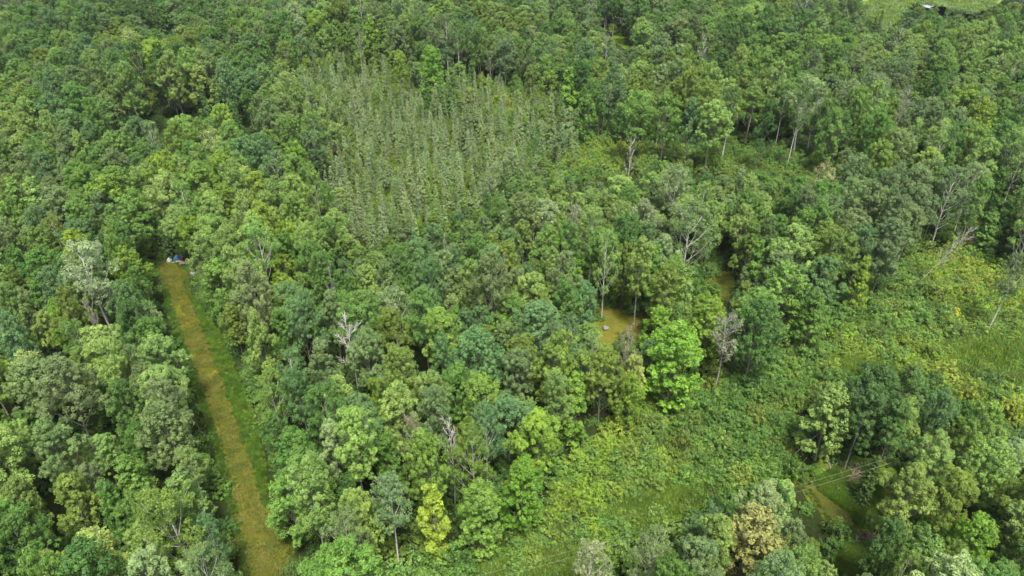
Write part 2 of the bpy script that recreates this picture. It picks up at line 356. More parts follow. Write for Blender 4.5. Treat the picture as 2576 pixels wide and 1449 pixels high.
M_trail = ground_material('mown_trail', [(0.34, (0.055, 0.074, 0.006)), (0.46, (0.080, 0.090, 0.009)), (0.58, (0.100, 0.096, 0.016)), (0.7, (0.064, 0.080, 0.007))], [(0.36, (0.60, 0.74, 0.6)), (0.5, (1, 1, 1)), (0.66, (1.32, 1.32, 1.3))], .16, 1.6, .5, (TRAIL_A, 9))
M_clear = ground_material('mown_clearing', [(0.36, (0.075, 0.085, 0.013)), (0.5, (0.098, 0.096, 0.018)), (0.66, (0.12, 0.10, 0.027))], [(0.3, (0.75, 0.78, 0.7)), (0.7, (1.2, 1.2, 1.15))], .14, 1.2, .5)
M_verge = ground_material('green_grass', [(0.35, (0.045, 0.085, 0.012)), (0.6, (0.08, 0.13, 0.018))], [(0.3, (0.6, 0.6, 0.6)), (0.7, (1.3, 1.3, 1.2))], .2, 1.5, .6)
M_meadow = ground_material('meadow', [(0.35, (0.09, 0.125, 0.016)), (0.5, (0.15, 0.175, 0.025)), (0.66, (0.22, 0.19, 0.045))], [(0.3, (0.6, 0.62, 0.6)), (0.7, (1.3, 1.3, 1.2))], .06, .9, .8)
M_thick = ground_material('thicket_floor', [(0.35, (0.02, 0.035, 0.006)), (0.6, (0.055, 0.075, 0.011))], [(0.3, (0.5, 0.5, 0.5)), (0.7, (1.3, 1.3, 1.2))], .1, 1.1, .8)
M_marsh = ground_material('marsh', [(0.35, (0.09, 0.15, 0.03)), (0.55, (0.13, 0.19, 0.04)), (0.72, (0.19, 0.18, 0.07))], [(0.3, (0.7, 0.7, 0.7)), (0.7, (1.2, 1.2, 1.2))], .035, .25, .8)
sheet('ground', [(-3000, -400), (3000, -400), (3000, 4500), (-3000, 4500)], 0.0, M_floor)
def soft(poly, d):
    """grow an outline about its middle by d metres"""
    g = G(poly); cx = sum(p[0] for p in g) / len(g); cy = sum(p[1] for p in g) / len(g); out = []
    for x, y in g:
        L = math.hypot(x - cx, y - cy) or 1; out.append((x + (x - cx) / L * d, y + (y - cy) / L * d))
    return out
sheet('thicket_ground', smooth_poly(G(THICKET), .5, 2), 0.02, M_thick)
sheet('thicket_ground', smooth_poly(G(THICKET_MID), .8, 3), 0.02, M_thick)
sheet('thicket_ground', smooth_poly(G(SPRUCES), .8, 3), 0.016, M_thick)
for k, mdw in enumerate(MEADOWS): sheet('meadow', smooth_poly(G(mdw), .8, 4 + k), 0.04, M_meadow)
sheet('grass_verge', smooth_poly(G(VERGE_R), .2, 9), 0.03, M_verge)
sheet('grass_verge', smooth_poly(G(VERGE_L), .2, 10), 0.03, M_verge)
sheet('trail', smooth_poly(G(TRAIL), .06, 11), 0.05, M_trail)
sheet('clearing', smooth_poly(soft(CLEARING, 3), .2, 12), 0.05, M_clear)
sheet('trail', smooth_poly(G(PATH_MID), .2, 13), 0.05, M_trail)
sheet('grass_clearing', smooth_poly(soft(CLEAR_GRASS, 2.5), .4, 14), 0.03, M_verge)
sheet('trail', smooth_poly(G(PATH_RIGHT), .2, 15), 0.055, M_clear)
LOW_GRASS = [(2120, 1322), (2162, 1338), (2186, 1365), (2200, 1400), (2165, 1460), (2100, 1460), (2105, 1390)]
sheet('grass_clearing', smooth_poly(G(LOW_GRASS), .3, 20), 0.035, M_verge)
sheet('trail', smooth_poly(soft(PATH_LOW, 1), .2, 16), 0.05, M_trail)
sheet('marsh', smooth_poly(soft(FAR_MEADOW, 25), 1.5, 17), 0.03, M_marsh)
sheet('grass_verge', smooth_poly(soft(CORRIDOR, 2), .5, 18), 0.03, M_verge)
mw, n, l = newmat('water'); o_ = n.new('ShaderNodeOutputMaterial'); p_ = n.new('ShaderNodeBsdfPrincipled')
p_.inputs['Base Color'].default_value = (.26, .28, .30, 1); p_.inputs['Roughness'].default_value = .12; nz = noise(n, l, .5, 3); bp_ = n.new('ShaderNodeBump'); bp_.inputs['Strength'].default_value = .03  # sky reflection painted in: pale base colour makes the pond look lit by sky
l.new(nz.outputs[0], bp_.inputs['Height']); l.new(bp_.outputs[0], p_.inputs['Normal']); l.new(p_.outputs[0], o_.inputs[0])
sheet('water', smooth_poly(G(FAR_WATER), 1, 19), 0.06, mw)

# ------------------------------------------------------------------ colours
TINT = {
 'dark green': (.034, .066, .022), 'deep green': (.036, .078, .022), 'mid green': (.050, .105, .026), 'olive green': (.070, .110, .024),
 'grey-green': (.070, .108, .050), 'blue-green': (.052, .102, .046), 'pale grey-green': (.105, .15, .082), 'fresh green': (.070, .128, .032),
 'bright green': (.078, .155, .024), 'yellow-green': (.094, .150, .024), 'vivid yellow-green': (.108, .160, .026), 'pale yellow': (.155, .195, .070),
 'light green': (.096, .152, .048),'gold-green': (.112, .152, .028), 'tan': (.19, .18, .095), 'bronze-tinged': (.115, .13, .058), 'yellow': (.30, .29, .03), 'silver-green': (.115, .148, .095)}

# ------------------------------------------------------------------ notable trees, read off the photograph: kind, u, v of crown middle, crown width, tint, label
N = [
 ('maple', 1700, 905, 190, 'bright green', 'broad bright green maple of spiky sprays right below the boulder clearing', 'the big bright green maple'),
 ('maple', 1775, 815, 120, 'yellow-green', 'yellow-green maple crown just behind the broad bright green maple', ''),
 ('maple', 1655, 835, 95, 'bright green', 'rounded bright green maple at the right corner of the mown clearing', ''),
 ('maple', 1315, 1235, 130, 'bright green', 'vivid green small maple at the thicket edge, layered sprays', 'the vivid maple at the thicket edge'),
 ('column', 1090, 1300, 100, 'vivid yellow-green', 'tall narrow vivid yellow-green tree at lower middle', 'the narrow yellow-green column tree'),
 ('maple', 1210, 1290, 150, 'fresh green', 'fresh green maple between the yellow-green column tree and the vivid maple', ''),
 ('column', 1445, 1020, 95, 'bright green', 'slim bright green tree rising at the edge of the wood above the thicket', 'the slim bright green tree'),
 ('aspen', 1350, 1085, 150, 'yellow-green', 'yellow-green aspen with a pale bare trunk showing below', ''),
 ('maple', 2085, 1050, 140, 'light green', 'light green maple with upswept branches above the lower right trail', 'the upswept maple above the lower right trail'),
 ('maple', 2435, 1370, 140, 'bright green', 'bright green spiky maple at lower right among duller crowns', 'the bright maple at lower right'),
 ('maple', 2300, 1420, 150, 'fresh green', 'fresh green spreading maple at the bottom edge right of the lower trail', ''),
 ('maple', 2165, 700, 70, 'yellow-green', 'small yellow-green cone-shaped tree at the top of the thicket', 'the small yellow-green cone tree'),
 ('maple', 1960, 745, 170, 'fresh green', 'wide fresh green tree right of the short dark trail', 'the wide tree by the dark trail'),
 ('aspen', 1910, 800, 150, 'deep green', 'deep green full crown in front of the wide tree by the dark trail', ''),
 ('maple', 2040, 800, 110, 'mid green', 'cone-shaped mid green tree at the left corner of the thicket', ''),
 ('aspen', 2000, 610, 140, 'light green', 'light green tall crown above the short dark trail', ''),
 ('aspen', 2100, 620, 120, 'olive green', 'olive green feathery crown at the top left of the thicket', ''),
 ('aspen', 2250, 540, 120, 'grey-green', 'grey-green aspen heading the dusky grove over the thicket', 'the dusky grove above the thicket'),
 ('aspen', 2190, 500, 110, 'grey-green', 'grey-green aspen at the upper left of the dusky grove', ''),
 ('aspen', 2310, 505, 110, 'grey-green', 'grey-green aspen at the upper right of the dusky grove', ''),
 ('aspen', 2240, 600, 110, 'grey-green', 'grey-green aspen at the foot of the dusky grove with trunks below', ''),
 ('maple', 270, 520, 130, 'yellow-green', 'yellow-green broad maple above the head of the main trail', 'the yellow-green maple above the trail head'),
 ('maple', 350, 540, 100, 'fresh green', 'fresh green maple just right of the broad yellow-green maple', ''),
 ('maple', 215, 545, 100, 'fresh green', 'fresh green maple just left of the broad yellow-green maple', ''),
 ('column', 100, 520, 80, 'light green', 'light green upright tree near the left edge above the silver-crowned tree', ''),
 ('aspen', 415, 468, 110, 'light green', 'light green plume-like crown above the junk at the trail head', ''),
 ('aspen', 535, 552, 110, 'light green', 'light green feathery tree just right of the trail head', ''),
 ('aspen', 570, 620, 110, 'light green', 'light green tree two crowns right of the junk heap', ''),
 ('maple', 750, 415, 90, 'bright green', 'bright green star-shaped maple left of the spruce stand', 'the star-shaped maple left of the spruces'),
 ('maple', 300, 390, 100, 'fresh green', 'fresh green dome left of the dark gap with leaning trunks', 'the dark gap at upper left'),
 ('maple', 210, 620, 120, 'blue-green', 'blue-green spiky maple left above the trail head', ''),
 ('maple', 330, 690, 110, 'yellow-green', 'yellow-green dome overhanging the bend of the main trail', 'the dome overhanging the trail bend'),
 ('maple', 110, 640, 120, 'fresh green', 'fresh green dome near the left edge level with the trail head', ''),
 ('birch', 220, 670, 140, 'silver-green', 'silver-green thin crown with bare white limbs left of the trail bend', 'the silver-crowned birch'),
 ('maple', 555, 720, 110, 'fresh green', 'fresh green tall maple right of the trail bend', ''),
 ('maple', 590, 690, 110, 'deep green', 'deep green tall maple just behind the fresh one right of the bend', ''),
 ('pale', 75, 930, 90, 'pale yellow', 'pale yellow fading tree near the left edge', 'the pale yellow tree at the left edge'),
 ('aspen', 240, 1380, 150, 'pale yellow', 'pale cream-green spreading crown at the bottom left', 'the cream-green crown at bottom left'),
 ('aspen', 130, 1430, 110, 'pale yellow', 'cream-green crown on the bottom edge left of its larger twin', ''),
 ('maple', 360, 1310, 120, 'fresh green', 'fresh green dome at lower left beside the cream-green crown', ''),
 ('aspen', 150, 795, 70, 'bright green', 'small bright green crown at left between dull ones', 'the small bright crown at left'),
 ('birch', 525, 1350, 90, 'blue-green', 'blue-green thin birch left of the trail near the bottom edge', ''),
 ('birch', 520, 1430, 130, 'grey-green', 'grey-green thin birch on the bottom edge left of the trail', ''),
 ('aspen', 400, 890, 120, 'light green', 'light green aspen close left of the trail at its middle', ''),
 ('aspen', 410, 975, 130, 'light green', 'light green large aspen leaning toward the trail on its left side', 'the big aspen left of mid trail'),
 ('birch', 415, 1010, 110, 'grey-green', 'grey-green birch with white forked trunk left of the trail', ''),
 ('maple', 770, 1210, 160, 'fresh green', 'fresh green full maple overhanging the right side of the trail', 'the maple overhanging the trail'),
 ('maple', 730, 1270, 130, 'fresh green', 'fresh green maple with pale leaf tips touching the trail\'s right edge', ''),
 ('aspen', 900, 1290, 140, 'light green', 'light green aspen with white trunks below at the bottom middle', 'the white-trunked aspens at the bottom'),
 ('birch', 980, 1260, 130, 'grey-green', 'grey-green birch on a straight white trunk at the bottom edge', ''),
 ('birch', 870, 1340, 130, 'grey-green', 'grey-green birch with a bent white trunk at the bottom edge', ''),
 ('aspen', 850, 985, 100, 'light green', 'light green round crown in the middle of the central wood', ''),
 ('aspen', 945, 985, 80, 'yellow-green', 'olive-yellow aspen in the central wood', 'the olive-yellow aspen in the central wood'),
 ('aspen', 1000, 910, 100, 'blue-green', 'blue-green crown right of the white-limbed bare tree', ''),
 ('birch', 1560, 560, 100, 'light green', 'light green birch with white trunk above the mown clearing', ''),
 ('birch', 1490, 570, 100, 'light green', 'light green birch right of the tan dying tree', ''),
 ('maple', 1690, 720, 130, 'fresh green', 'fresh green tree overhanging the dark bank behind the mown clearing', ''),
 ('maple', 1440, 710, 90, 'bright green', 'bright green small maple left behind the mown clearing', ''),
 ('birch', 1740, 560, 150, 'grey-green', 'large grey-green birch with leaning white limbs over the clearing', 'the large leaning birch'),
 ('birch', 1700, 470, 110, 'pale grey-green', 'pale grey-green birch behind the large leaning birch', ''),
 ('birch', 2030, 240, 110, 'pale grey-green', 'pale grey-green birch on tall white twin trunks at upper right', 'the white twin-trunked birch'),
 ('birch', 2135, 250, 90, 'pale grey-green', 'pale grey-green birch with one tall curved white trunk at upper right', ''),
 ('birch', 2200, 235, 90, 'grey-green', 'grey-green birch on a long slanting trunk at upper right', ''),
 ('birch', 2060, 260, 70, 'grey-green', 'slim grey-green birch just right of the twin-trunked birch', ''),
 ('birch', 2400, 470, 110, 'grey-green', 'grey-green tall birch over the trunk-filled gap at right', 'the trunk-filled gap at right'),
 ('birch', 2450, 460, 90, 'grey-green', 'grey-green birch just right over the trunk-filled gap', ''),
 ('aspen', 1840, 265, 60, 'vivid yellow-green', 'vivid yellow-green patchy tree at upper right middle', 'the vivid yellow tree at upper right'),
 ('maple', 2420, 275, 120, 'yellow-green', 'yellow-green bright crown pair near the upper right edge', 'the bright crowns near the upper right edge'),
 ('maple', 2465, 300, 80, 'yellow-green', 'yellow-green crown just right of its larger twin at upper right', ''),
 ('maple', 1085, 170, 90, 'bright green', 'bright green maple at the top of the spruce stand', 'the bright maple above the spruces'),
 ('column', 935, 90, 50, 'bright green', 'bright green thin column tree near the top edge', 'the thin bright column tree near the top'),
 ('aspen', 1000, 150, 60, 'yellow-green', 'yellow-green crown just above the spruce stand', ''),
 ('column', 1430, 230, 60, 'bright green', 'bright green narrow tree right above the spruce stand', ''),
 ('maple', 1475, 290, 70, 'fresh green', 'fresh green tree at the corner of the middle thicket', ''),
 ('aspen', 1090, 100, 50, 'grey-green', 'small grey-green crown behind the bright maple over the spruces', ''),
 ('maple', 1880, 1370, 200, 'bronze-tinged', 'bronze-tinged broad crown on the bottom edge right of the wires', 'the bronze-tinged crown at the bottom'),
 ('aspen', 1800, 1350, 130, 'light green', 'light green crown left of the bronze-tinged one at the bottom', ''),
 ('birch', 1490, 1425, 130, 'silver-green', 'silver-green wispy crown on the bottom edge below the wires', 'the silver wispy crown at the bottom'),
 ('birch', 1640, 1385, 120, 'grey-green', 'grey-green wispy crown just below the lower wire', ''),
 ('aspen', 1920, 1275, 140, 'pale grey-green', 'pale grey-green rounded crown left of the lower right trail', ''),
 ('aspen', 1995, 1350, 105, 'grey-green', 'grey-green crown left of the lower right trail\'s foot', ''),
 ('aspen', 2020, 1420, 130, 'fresh green', 'fresh green crown on the bottom edge left of the lower right trail', ''),
 ('aspen', 1950, 1440, 110, 'light green', 'light green crown on the bottom edge right of the bronze-tinged one', ''),
 ('aspen', 2210, 970, 150, 'dark green', 'dark green massed crown standing in the thicket', 'the dark crown in the thicket'),
 ('aspen', 2290, 960, 130, 'dark green', 'dark green crown just right in the thicket\'s dark clump', ''),
 ('aspen', 2180, 1030, 120, 'dark green', 'dark green crown behind the lower right grass clearing', ''),
 ('aspen', 2260, 1050, 130, 'deep green', 'deep green crown at the right of the lower right grass clearing', ''),
 ('aspen', 2365, 1020, 80, 'blue-green', 'narrow blue-green crown at the right of the dark clump', ''),
 ('aspen', 2340, 1150, 150, 'light green', 'light green full crown right of the lower right grass clearing', ''),
 ('aspen', 2290, 1230, 140, 'light green', 'light green crown overhanging the grass clearing from the right', ''),
 ('aspen', 2400, 1230, 140, 'olive green', 'olive green crown two crowns right of the grass clearing', ''),
 ('aspen', 2235, 1360, 120, 'deep green', 'deep green bush-like crown right of the fallen log', ''),
 ('aspen', 2500, 1150, 120, 'light green', 'light green crown near the right edge below the thicket', ''),
 ('aspen', 2480, 1060, 110, 'fresh green', 'fresh green crown near the right edge at the thicket\'s foot', ''),
 ('maple', 1585, 1000, 80, 'yellow-green', 'yellow-green crown at the wood\'s edge left of the broad maple', ''),
 ('aspen', 1595, 925, 70, 'pale yellow', 'pale yellow small crown beside a bare tree under the mown clearing', 'the pale yellow crown below the clearing'),
 ('aspen', 1530, 895, 45, 'yellow-green', 'yellowish small crown tip just below the mown clearing', ''),
 ('pale', 535, 365, 80, 'pale yellow', 'pale yellow dying tree with bare top at upper left', 'the pale dying tree at upper left'),
 ('pale', 2070, 445, 60, 'tan', 'tan dying round crown above the dusky grove', 'the tan crown above the dusky grove'),
 ('aspen', 2215, 395, 90, 'olive green', 'olive-gold tinged crown at right above the dusky grove', ''),
 ('birch', 2550, 690, 90, 'grey-green', 'grey-green birch leaning out over the thicket at the right edge', ''),
 ('pale', 330, 105, 60, 'pale yellow', 'pale yellowish crown near the top left', ''),
]
DEADS = [
 (225, 150, 60, 'pinkish grey bare tree standing above the canopy at upper left', 'the bare tree at upper left'),
 (765, 20, 50, 'bare grey-brown tree on the top edge left of middle', 'the bare tree on the top edge'),
 (905, 105, 45, 'bare brown-grey tree left of the thin bright column tree', ''),
 (875, 850, 110, 'white-limbed bare tree in the central wood', 'the white-limbed bare tree'),
 (1445, 560, 70, 'tan dying tree with bare forked limbs in the middle', 'the tan forked tree in the middle'),
 (1585, 385, 45, 'small white snag on the near side of the middle thicket', 'the white snag by the middle thicket'),
 (1770, 122, 40, 'small white snag near the top right of middle', 'the white snag near the top'),
 (2275, 260, 80, 'bare fan of grey limbs beside the tall birches at upper right', 'the bare fan-shaped tree'),
 (1820, 845, 120, 'big bare pale tree with spreading limbs right of the broad maple', 'the big bare tree'),
 (1580, 890, 70, 'bare grey tree below the mown clearing', ''),
 (1035, 1100, 80, 'tan bare tree in the lower central wood', 'the tan bare tree'),
 (1130, 1110, 90, 'bare white-trunked tree right of the tan bare one', ''),
 (2345, 600, 60, 'leaning bare tree at the left of the trunk-filled gap', ''),
 (830, 715, 40, 'small grey bare treetop near the centre left', ''),
 (235, 800, 60, 'bare grey limbs poking from the canopy left of the trail', ''),
 (1265, 690, 30, 'small pinkish bare top near the picture middle', ''),
 (2140, 250, 40, 'white bare limbs among the tall birches at upper right', ''),
 (1525, 115, 45, 'pale bare tree at the foot of the grassy corridor near the top', 'the grassy corridor near the top'),
 (2260, 105, 26, 'thin white snag below the marsh at the top right', 'the marsh at the top right'),
 (2050, 985, 60, 'thin dead stem leaning in the thicket', ''),
 (1120, 640, 40, 'thin bare pale treetop below the spruce stand', ''),
]
OTHER_LAND = [(450, 657, 'the junk heap at the trail head'), (1522, 828, 'the grey boulder in the clearing'), (500, 900, 'the main trail\'s upper stretch'), (560, 1090, 'the main trail\'s middle'), (640, 1290, 'the main trail\'s wide end'),
 (1050, 380, 'the middle of the spruce stand'), (900, 250, 'the top left of the spruce stand'), (1380, 370, 'the right corner of the spruce stand'), (960, 590, 'the foot of the spruce stand'), (880, 430, 'the left side of the spruce stand'), (1240, 300, 'the top right of the spruce stand'),
 (2150, 1190, 'the brush pile in the grass clearing'), (2160, 1375, 'the fallen log on the lower trail'), (1810, 740, 'the short dark trail'), (225, 1195, 'the dark gap at lower left'), (1075, 730, 'the dark gap at the middle'),
 (2330, 6, 'the far water'), (2400, 790, 'the yellow bush in the thicket'), (1600, 1300, 'the meadow by the wires'), (2500, 920, 'the right-hand meadow'), (700, 250, 'the canopy left above the spruces'),
 (15, 15, 'the top left corner'), (2560, 15, 'the top right corner'), (15, 1435, 'the bottom left corner'), (2560, 1435, 'the bottom right corner'), (15, 400, 'the left edge\'s upper part'), (15, 1150, 'the left edge\'s lower part'), (1260, 120, 'the tall wood behind the spruces'), (2560, 500, 'the right edge\'s upper part')]

# ------------------------------------------------------------------ laying the wood out
rnd = random.Random(7)
class Grid:
    def __init__(s, c=6.0): s.c = c; s.d = {}
    def add(s, x, y, r): s.d.setdefault((int(x // s.c), int(y // s.c)), []).append((x, y, r))
    def free(s, x, y, r, k=1.0):
        i, j = int(x // s.c), int(y // s.c)
        for a in (-2, -1, 0, 1, 2):
            for b in (-2, -1, 0, 1, 2):
                for (px, py, pr) in s.d.get((i + a, j + b), ()):
                    if (px - x) ** 2 + (py - y) ** 2 < ((pr + r) * k) ** 2: return False
        return True
grid = Grid()
placed = []      # dict(kind, x, y, sx, sz, rot, tint, u, v, w, label)
def growth(y): return 1.0 + 0.30 * min(1.0, max(0.0, (y - 90) / 200.0))      # the far wood is older and taller
DV = {'dead': None}
def add_tree(kind, x, y, sx, sz, tint, label=None, var=None, rot=None, name=None, lean=(0, 0)):
    h = HEIGHT[kind] * sz; u, v, dep = Q(x, y, h * CROWN_Z[kind])
    d = dict(kind=kind, x=x, y=y, sx=sx, sz=sz, tint=tint, u=u, v=v, dep=dep, w=CROWN_W[kind] * sx * F / dep, label=label, var=var, rot=rnd.uniform(0, 6.283) if rot is None else rot, phrase=name, lean=lean)
    placed.append(d); grid.add(x, y, CROWN_W[kind] * sx * .36)
    return d
LAND = [(u, v, t) for u, v, t in OTHER_LAND]
for (kind, u, v, wpx, tint, label, phrase) in N:
    base = 'aspen' if kind == 'pale' else kind
    sz = 1.0
    for it in range(3):
        x, y = P(u, v, HEIGHT[kind] * sz * CROWN_Z[kind]); g = growth(y)
        dep = Q(x, y, HEIGHT[kind] * sz * CROWN_Z[kind])[2]; sx = wpx * dep / F / CROWN_W[kind]
        sz = g * (0.55 + 0.45 * min(1.3, sx / g))
    add_tree(kind, x, y, sx, sz, tint, label, phrase and None)
    if phrase: LAND.append((u, v, phrase))
for k, (u, v, wpx, label, phrase) in enumerate(DEADS):
    sz = 1.15
    for it in range(3):
        x, y = P(u, v, 12 * sz * .75); g = growth(y); dep = Q(x, y, 9)[2]; sx = wpx * dep / F / 5.5; sz = 1.15 * g
    add_tree('dead', x, y, sx, sz, 'tan', label, k)
    if phrase: LAND.append((u, v, phrase))

# spruces: the stand in the middle
def spruce_ok(x, y, h):
    u, v, _ = Q(x, y, h * .9); u2, v2, _ = Q(x, y, h * .25)
    a, b = rnd.gauss(0, 24), rnd.gauss(0, 18)
    return inside(SPRUCES, u + a, v + b) and inside(SPRUCES, u2 + a, v2 + b)
tries = 0; spr = []
while tries < 26000:
    tries += 1
    x, y = P(rnd.uniform(740, 1460), rnd.uniform(170, 640)); g = 1.0 + .2 * min(1, max(0, (y - 130) / 120))
    sz = g * (rnd.uniform(.3, .5) if rnd.random() < .3 else rnd.uniform(.5, .82))
    if not spruce_ok(x, y, 10.5 * sz): continue
    u, v, _ = Q(x, y, 0)
    dn = 1.0 if v > 300 else 1.7 + .5 * math.sin(u * .02)
    if u > 1230: dn = 1.8
    if math.sin(x * .19 + 1) * math.sin(y * .13) + .5 * math.sin(x * .45 + y * .3) > rnd.uniform(.25, 1.3): continue
    if not grid.free(x, y, 1.7 * (1 + (dn - 1) * .5), 1.0): continue
    d = add_tree('spruce', x, y, (.3 + .7 * sz) * rnd.uniform(.8, 1.15), sz, None); spr.append(d)
    d['tint'] = rnd.choices(['pale grey-green', 'grey-green', 'silver-green', 'olive green'], [6, 3, 3, 1])[0]
# low broadleaved trees breaking up the edge and the upper half of the stand
for k in range(150):
    i = rnd.randrange(len(SPRUCES)); a, b = SPRUCES[i], SPRUCES[(i + 1) % len(SPRUCES)]; t = rnd.random()
    u, v = a[0] + (b[0] - a[0]) * t + rnd.uniform(-22, 22), a[1] + (b[1] - a[1]) * t + rnd.uniform(-14, 14)
    if v > 330 and k % 2: continue
    x, y = P(u, v, 3); s = rnd.uniform(.42, .75)
    if grid.free(x, y, 1.6 * s, 1.0): add_tree(rnd.choice(['aspen', 'maple', 'birch', 'aspen']), x, y, s, s * rnd.uniform(.75, 1), rnd.choice(['grey-green', 'light green', 'mid green', 'yellow-green', 'pale grey-green', 'olive green']))
for k in range(60):
    u, v = rnd.uniform(770, 1430), rnd.uniform(180, 330)
    if not inside(SPRUCES, u, v): continue
    x, y = P(u, v, 3); s = rnd.uniform(.35, .6)
    if grid.free(x, y, 1.6 * s, 1.0): add_tree(rnd.choice(['aspen', 'maple']), x, y, s, s * rnd.uniform(.7, 1), rnd.choice(['light green', 'yellow-green', 'fresh green', 'pale grey-green']))
# darker far spruces near the top left and below the marsh
for (u0, v0, n, ru, rv, tint) in ((230, 30, 26, 110, 26, 'dark green'), (430, 30, 14, 90, 22, 'dark green'), (2190, 78, 9, 22, 26, 'dark green'), (1200, 300, 5, 60, 20, 'grey-green'), (650, 180, 10, 50, 30, 'deep green'), (1100, 235, 5, 50, 14, 'deep green'), (1390, 300, 3, 30, 18, 'grey-green'), (2225, 1150, 2, 20, 10, 'dark green'), (560, 300, 5, 60, 40, 'deep green'), (395, 545, 4, 30, 10, 'dark green')):
    for k in range(n):
        sz = 1.25 if v0 < 320 else .75
        x, y = P(u0 + rnd.uniform(-ru, ru), v0 + rnd.uniform(-rv, rv), 8)
        if v0 < 60: sz = 1.7
        add_tree('spruce', x, y, sz * 1.1, sz, tint)

def regional(u, v, x, y):
    """what grows here and its colour, read off the photograph"""
    def near(a, b, r): return ((u - a) / r) ** 2 + ((v - b) / (r * .7)) ** 2 < 1
    k = 'aspen'; r = rnd.random()
    kw = {'aspen': 6, 'maple': 1.6, 'birch': .9, 'column': .15}
    tw = {'mid green': 3, 'olive green': 2, 'grey-green': 2.2, 'blue-green': 1.5, 'fresh green': 1.4, 'deep green': 1.2, 'light green': 2.2, 'yellow-green': .35, 'pale grey-green': .7}
    if near(2240, 550, 170): tw = {'grey-green': 5, 'blue-green': 1.5}; kw = {'aspen': 6, 'birch': 2}
    elif near(560, 560, 260): tw = {'light green': 5, 'mid green': 2, 'yellow-green': 1.5, 'fresh green': 2}
    elif near(300, 250, 420) and v < 400: tw = {'blue-green': 3, 'mid green': 4, 'grey-green': 2, 'light green': 1, 'olive green': 1.5, 'yellow-green': .3}; kw = {'aspen': 8, 'maple': .7, 'birch': .4}
    elif near(1300, 60, 420) and v < 200: tw = {'blue-green': 2, 'grey-green': 3, 'light green': 3, 'mid green': 3, 'pale grey-green': 1}; kw = {'aspen': 6, 'birch': 1.5, 'maple': 1}
    elif near(1850, 480, 420) and 400 < v < 560: tw = {'light green': 4, 'mid green': 3, 'grey-green': 3, 'yellow-green': .8}
    elif near(2200, 160, 520) and v < 260: tw = {'fresh green': 3, 'light green': 3, 'mid green': 4, 'grey-green': 2, 'yellow-green': .8}
    elif near(2480, 400, 260): tw = {'light green': 3, 'mid green': 3, 'grey-green': 2.5, 'fresh green': 1.5}
    elif near(1150, 850, 420): tw = {'mid green': 3, 'blue-green': 3, 'light green': 2, 'grey-green': 3, 'fresh green': .8, 'olive green': 1.5}; kw = {'aspen': 8, 'birch': 1.2, 'maple': .5}
    elif near(250, 1150, 420): tw = {'mid green': 3, 'light green': 4, 'fresh green': 2, 'olive green': 2, 'grey-green': 2, 'deep green': 1}; kw = {'aspen': 7, 'maple': 1.5, 'birch': .7}
    elif near(2450, 1250, 300): tw = {'olive green': 3, 'mid green': 3, 'light green': 3, 'deep green': 1}
    return rnd.choices(list(kw), list(kw.values()))[0], rnd.choices(list(tw), list(tw.values()))[0]
gaps = [(*P(u, v), r) for u, v, r in GAPS]
def blocked(x, y, h, r, zlo=.3):
    ju, jv = rnd.uniform(-28, 28), rnd.uniform(-20, 20)
    for q in (0, .2, .4, .6, .8, 1.0):
        z = (zlo + (1.06 - zlo) * q) * h
        k = 1.15 if q < .75 else .8 if q < .9 else .35
        for s in (-k, -k / 2, 0, k / 2, k):
            u, v, _ = Q(x + s * r, y, z)
            for p in OPEN:
                if inside(p, u, v): return True
            if inside(SPRUCES, u + ju, v + jv): return True
    u, v, _ = Q(x, y, 0)
    for p in OPEN:
        if inside(p, u, v): return True
    return False
def stand(x, y): return max(-1, min(1, .7 * math.sin(x * .043 + 1.1 * math.sin(y * .031)) * math.cos(y * .037 + .8 * math.sin(x * .027)) * 1.6 + .3 * math.sin(x * .11 + y * .07)))
def seam(x, y): return math.sin(x * .026 + 1.6 * math.sin(y * .019 + 2) + y * .02) * math.cos(y * .022 - x * .011)
FU = lambda x, y: Q(x, y, 7)
tries = 0
while tries < 60000:
    tries += 1
    y = 28 + (430 - 28) * rnd.random() ** .8; hw = (y * CP + 50 * SP) * .84 + 12; x = rnd.uniform(-hw, hw)
    g = growth(y); u, v, _ = Q(x, y, 11 * g)
    kind, tint = regional(u, v, x, y)
    young = rnd.random() < .16
    sx = (1 + (g - 1) * 1.6) * (rnd.uniform(.55, .8) if young else rnd.uniform(.8, 1.25)) * .87; sz = (1 + (g - 1) * .6) * (rnd.uniform(.6, .8) if young else rnd.uniform(.82, 1.1))
    if kind == 'maple': sx *= .85; sz *= rnd.uniform(.75, 1)
    far = min(1.0, max(0.0, (y - 110) / 60)); st = stand(x, y)
    sz *= 1 + .24 * far * st; sx *= 1 + .16 * far * st
    if far > .3 and abs(seam(x, y)) < .075: continue
    if far > .5 and rnd.random() < .5: tint = ('light green', 'mid green', 'grey-green', 'fresh green', 'deep green', 'olive green')[int((stand(x * .8 + 50, y * .8 + 90) + 1) * 2.99) % 6]
    r = CROWN_W[kind] * sx * .36
    if not grid.free(x, y, r, .82): continue
    if any((x - a) ** 2 + (y - b) ** 2 < c * c for a, b, c in gaps): continue
    if blocked(x, y, HEIGHT[kind] * sz, r * 1.25, .3 if kind != 'maple' else .12):
        sx *= .62; sz *= .6; r *= .62
        if blocked(x, y, HEIGHT[kind] * sz, r * 1.25, .1): continue
    add_tree(kind, x, y, sx, sz, tint)
print('trees', len(placed), {k: sum(1 for p in placed if p['kind'] == k) for k in HEIGHT})

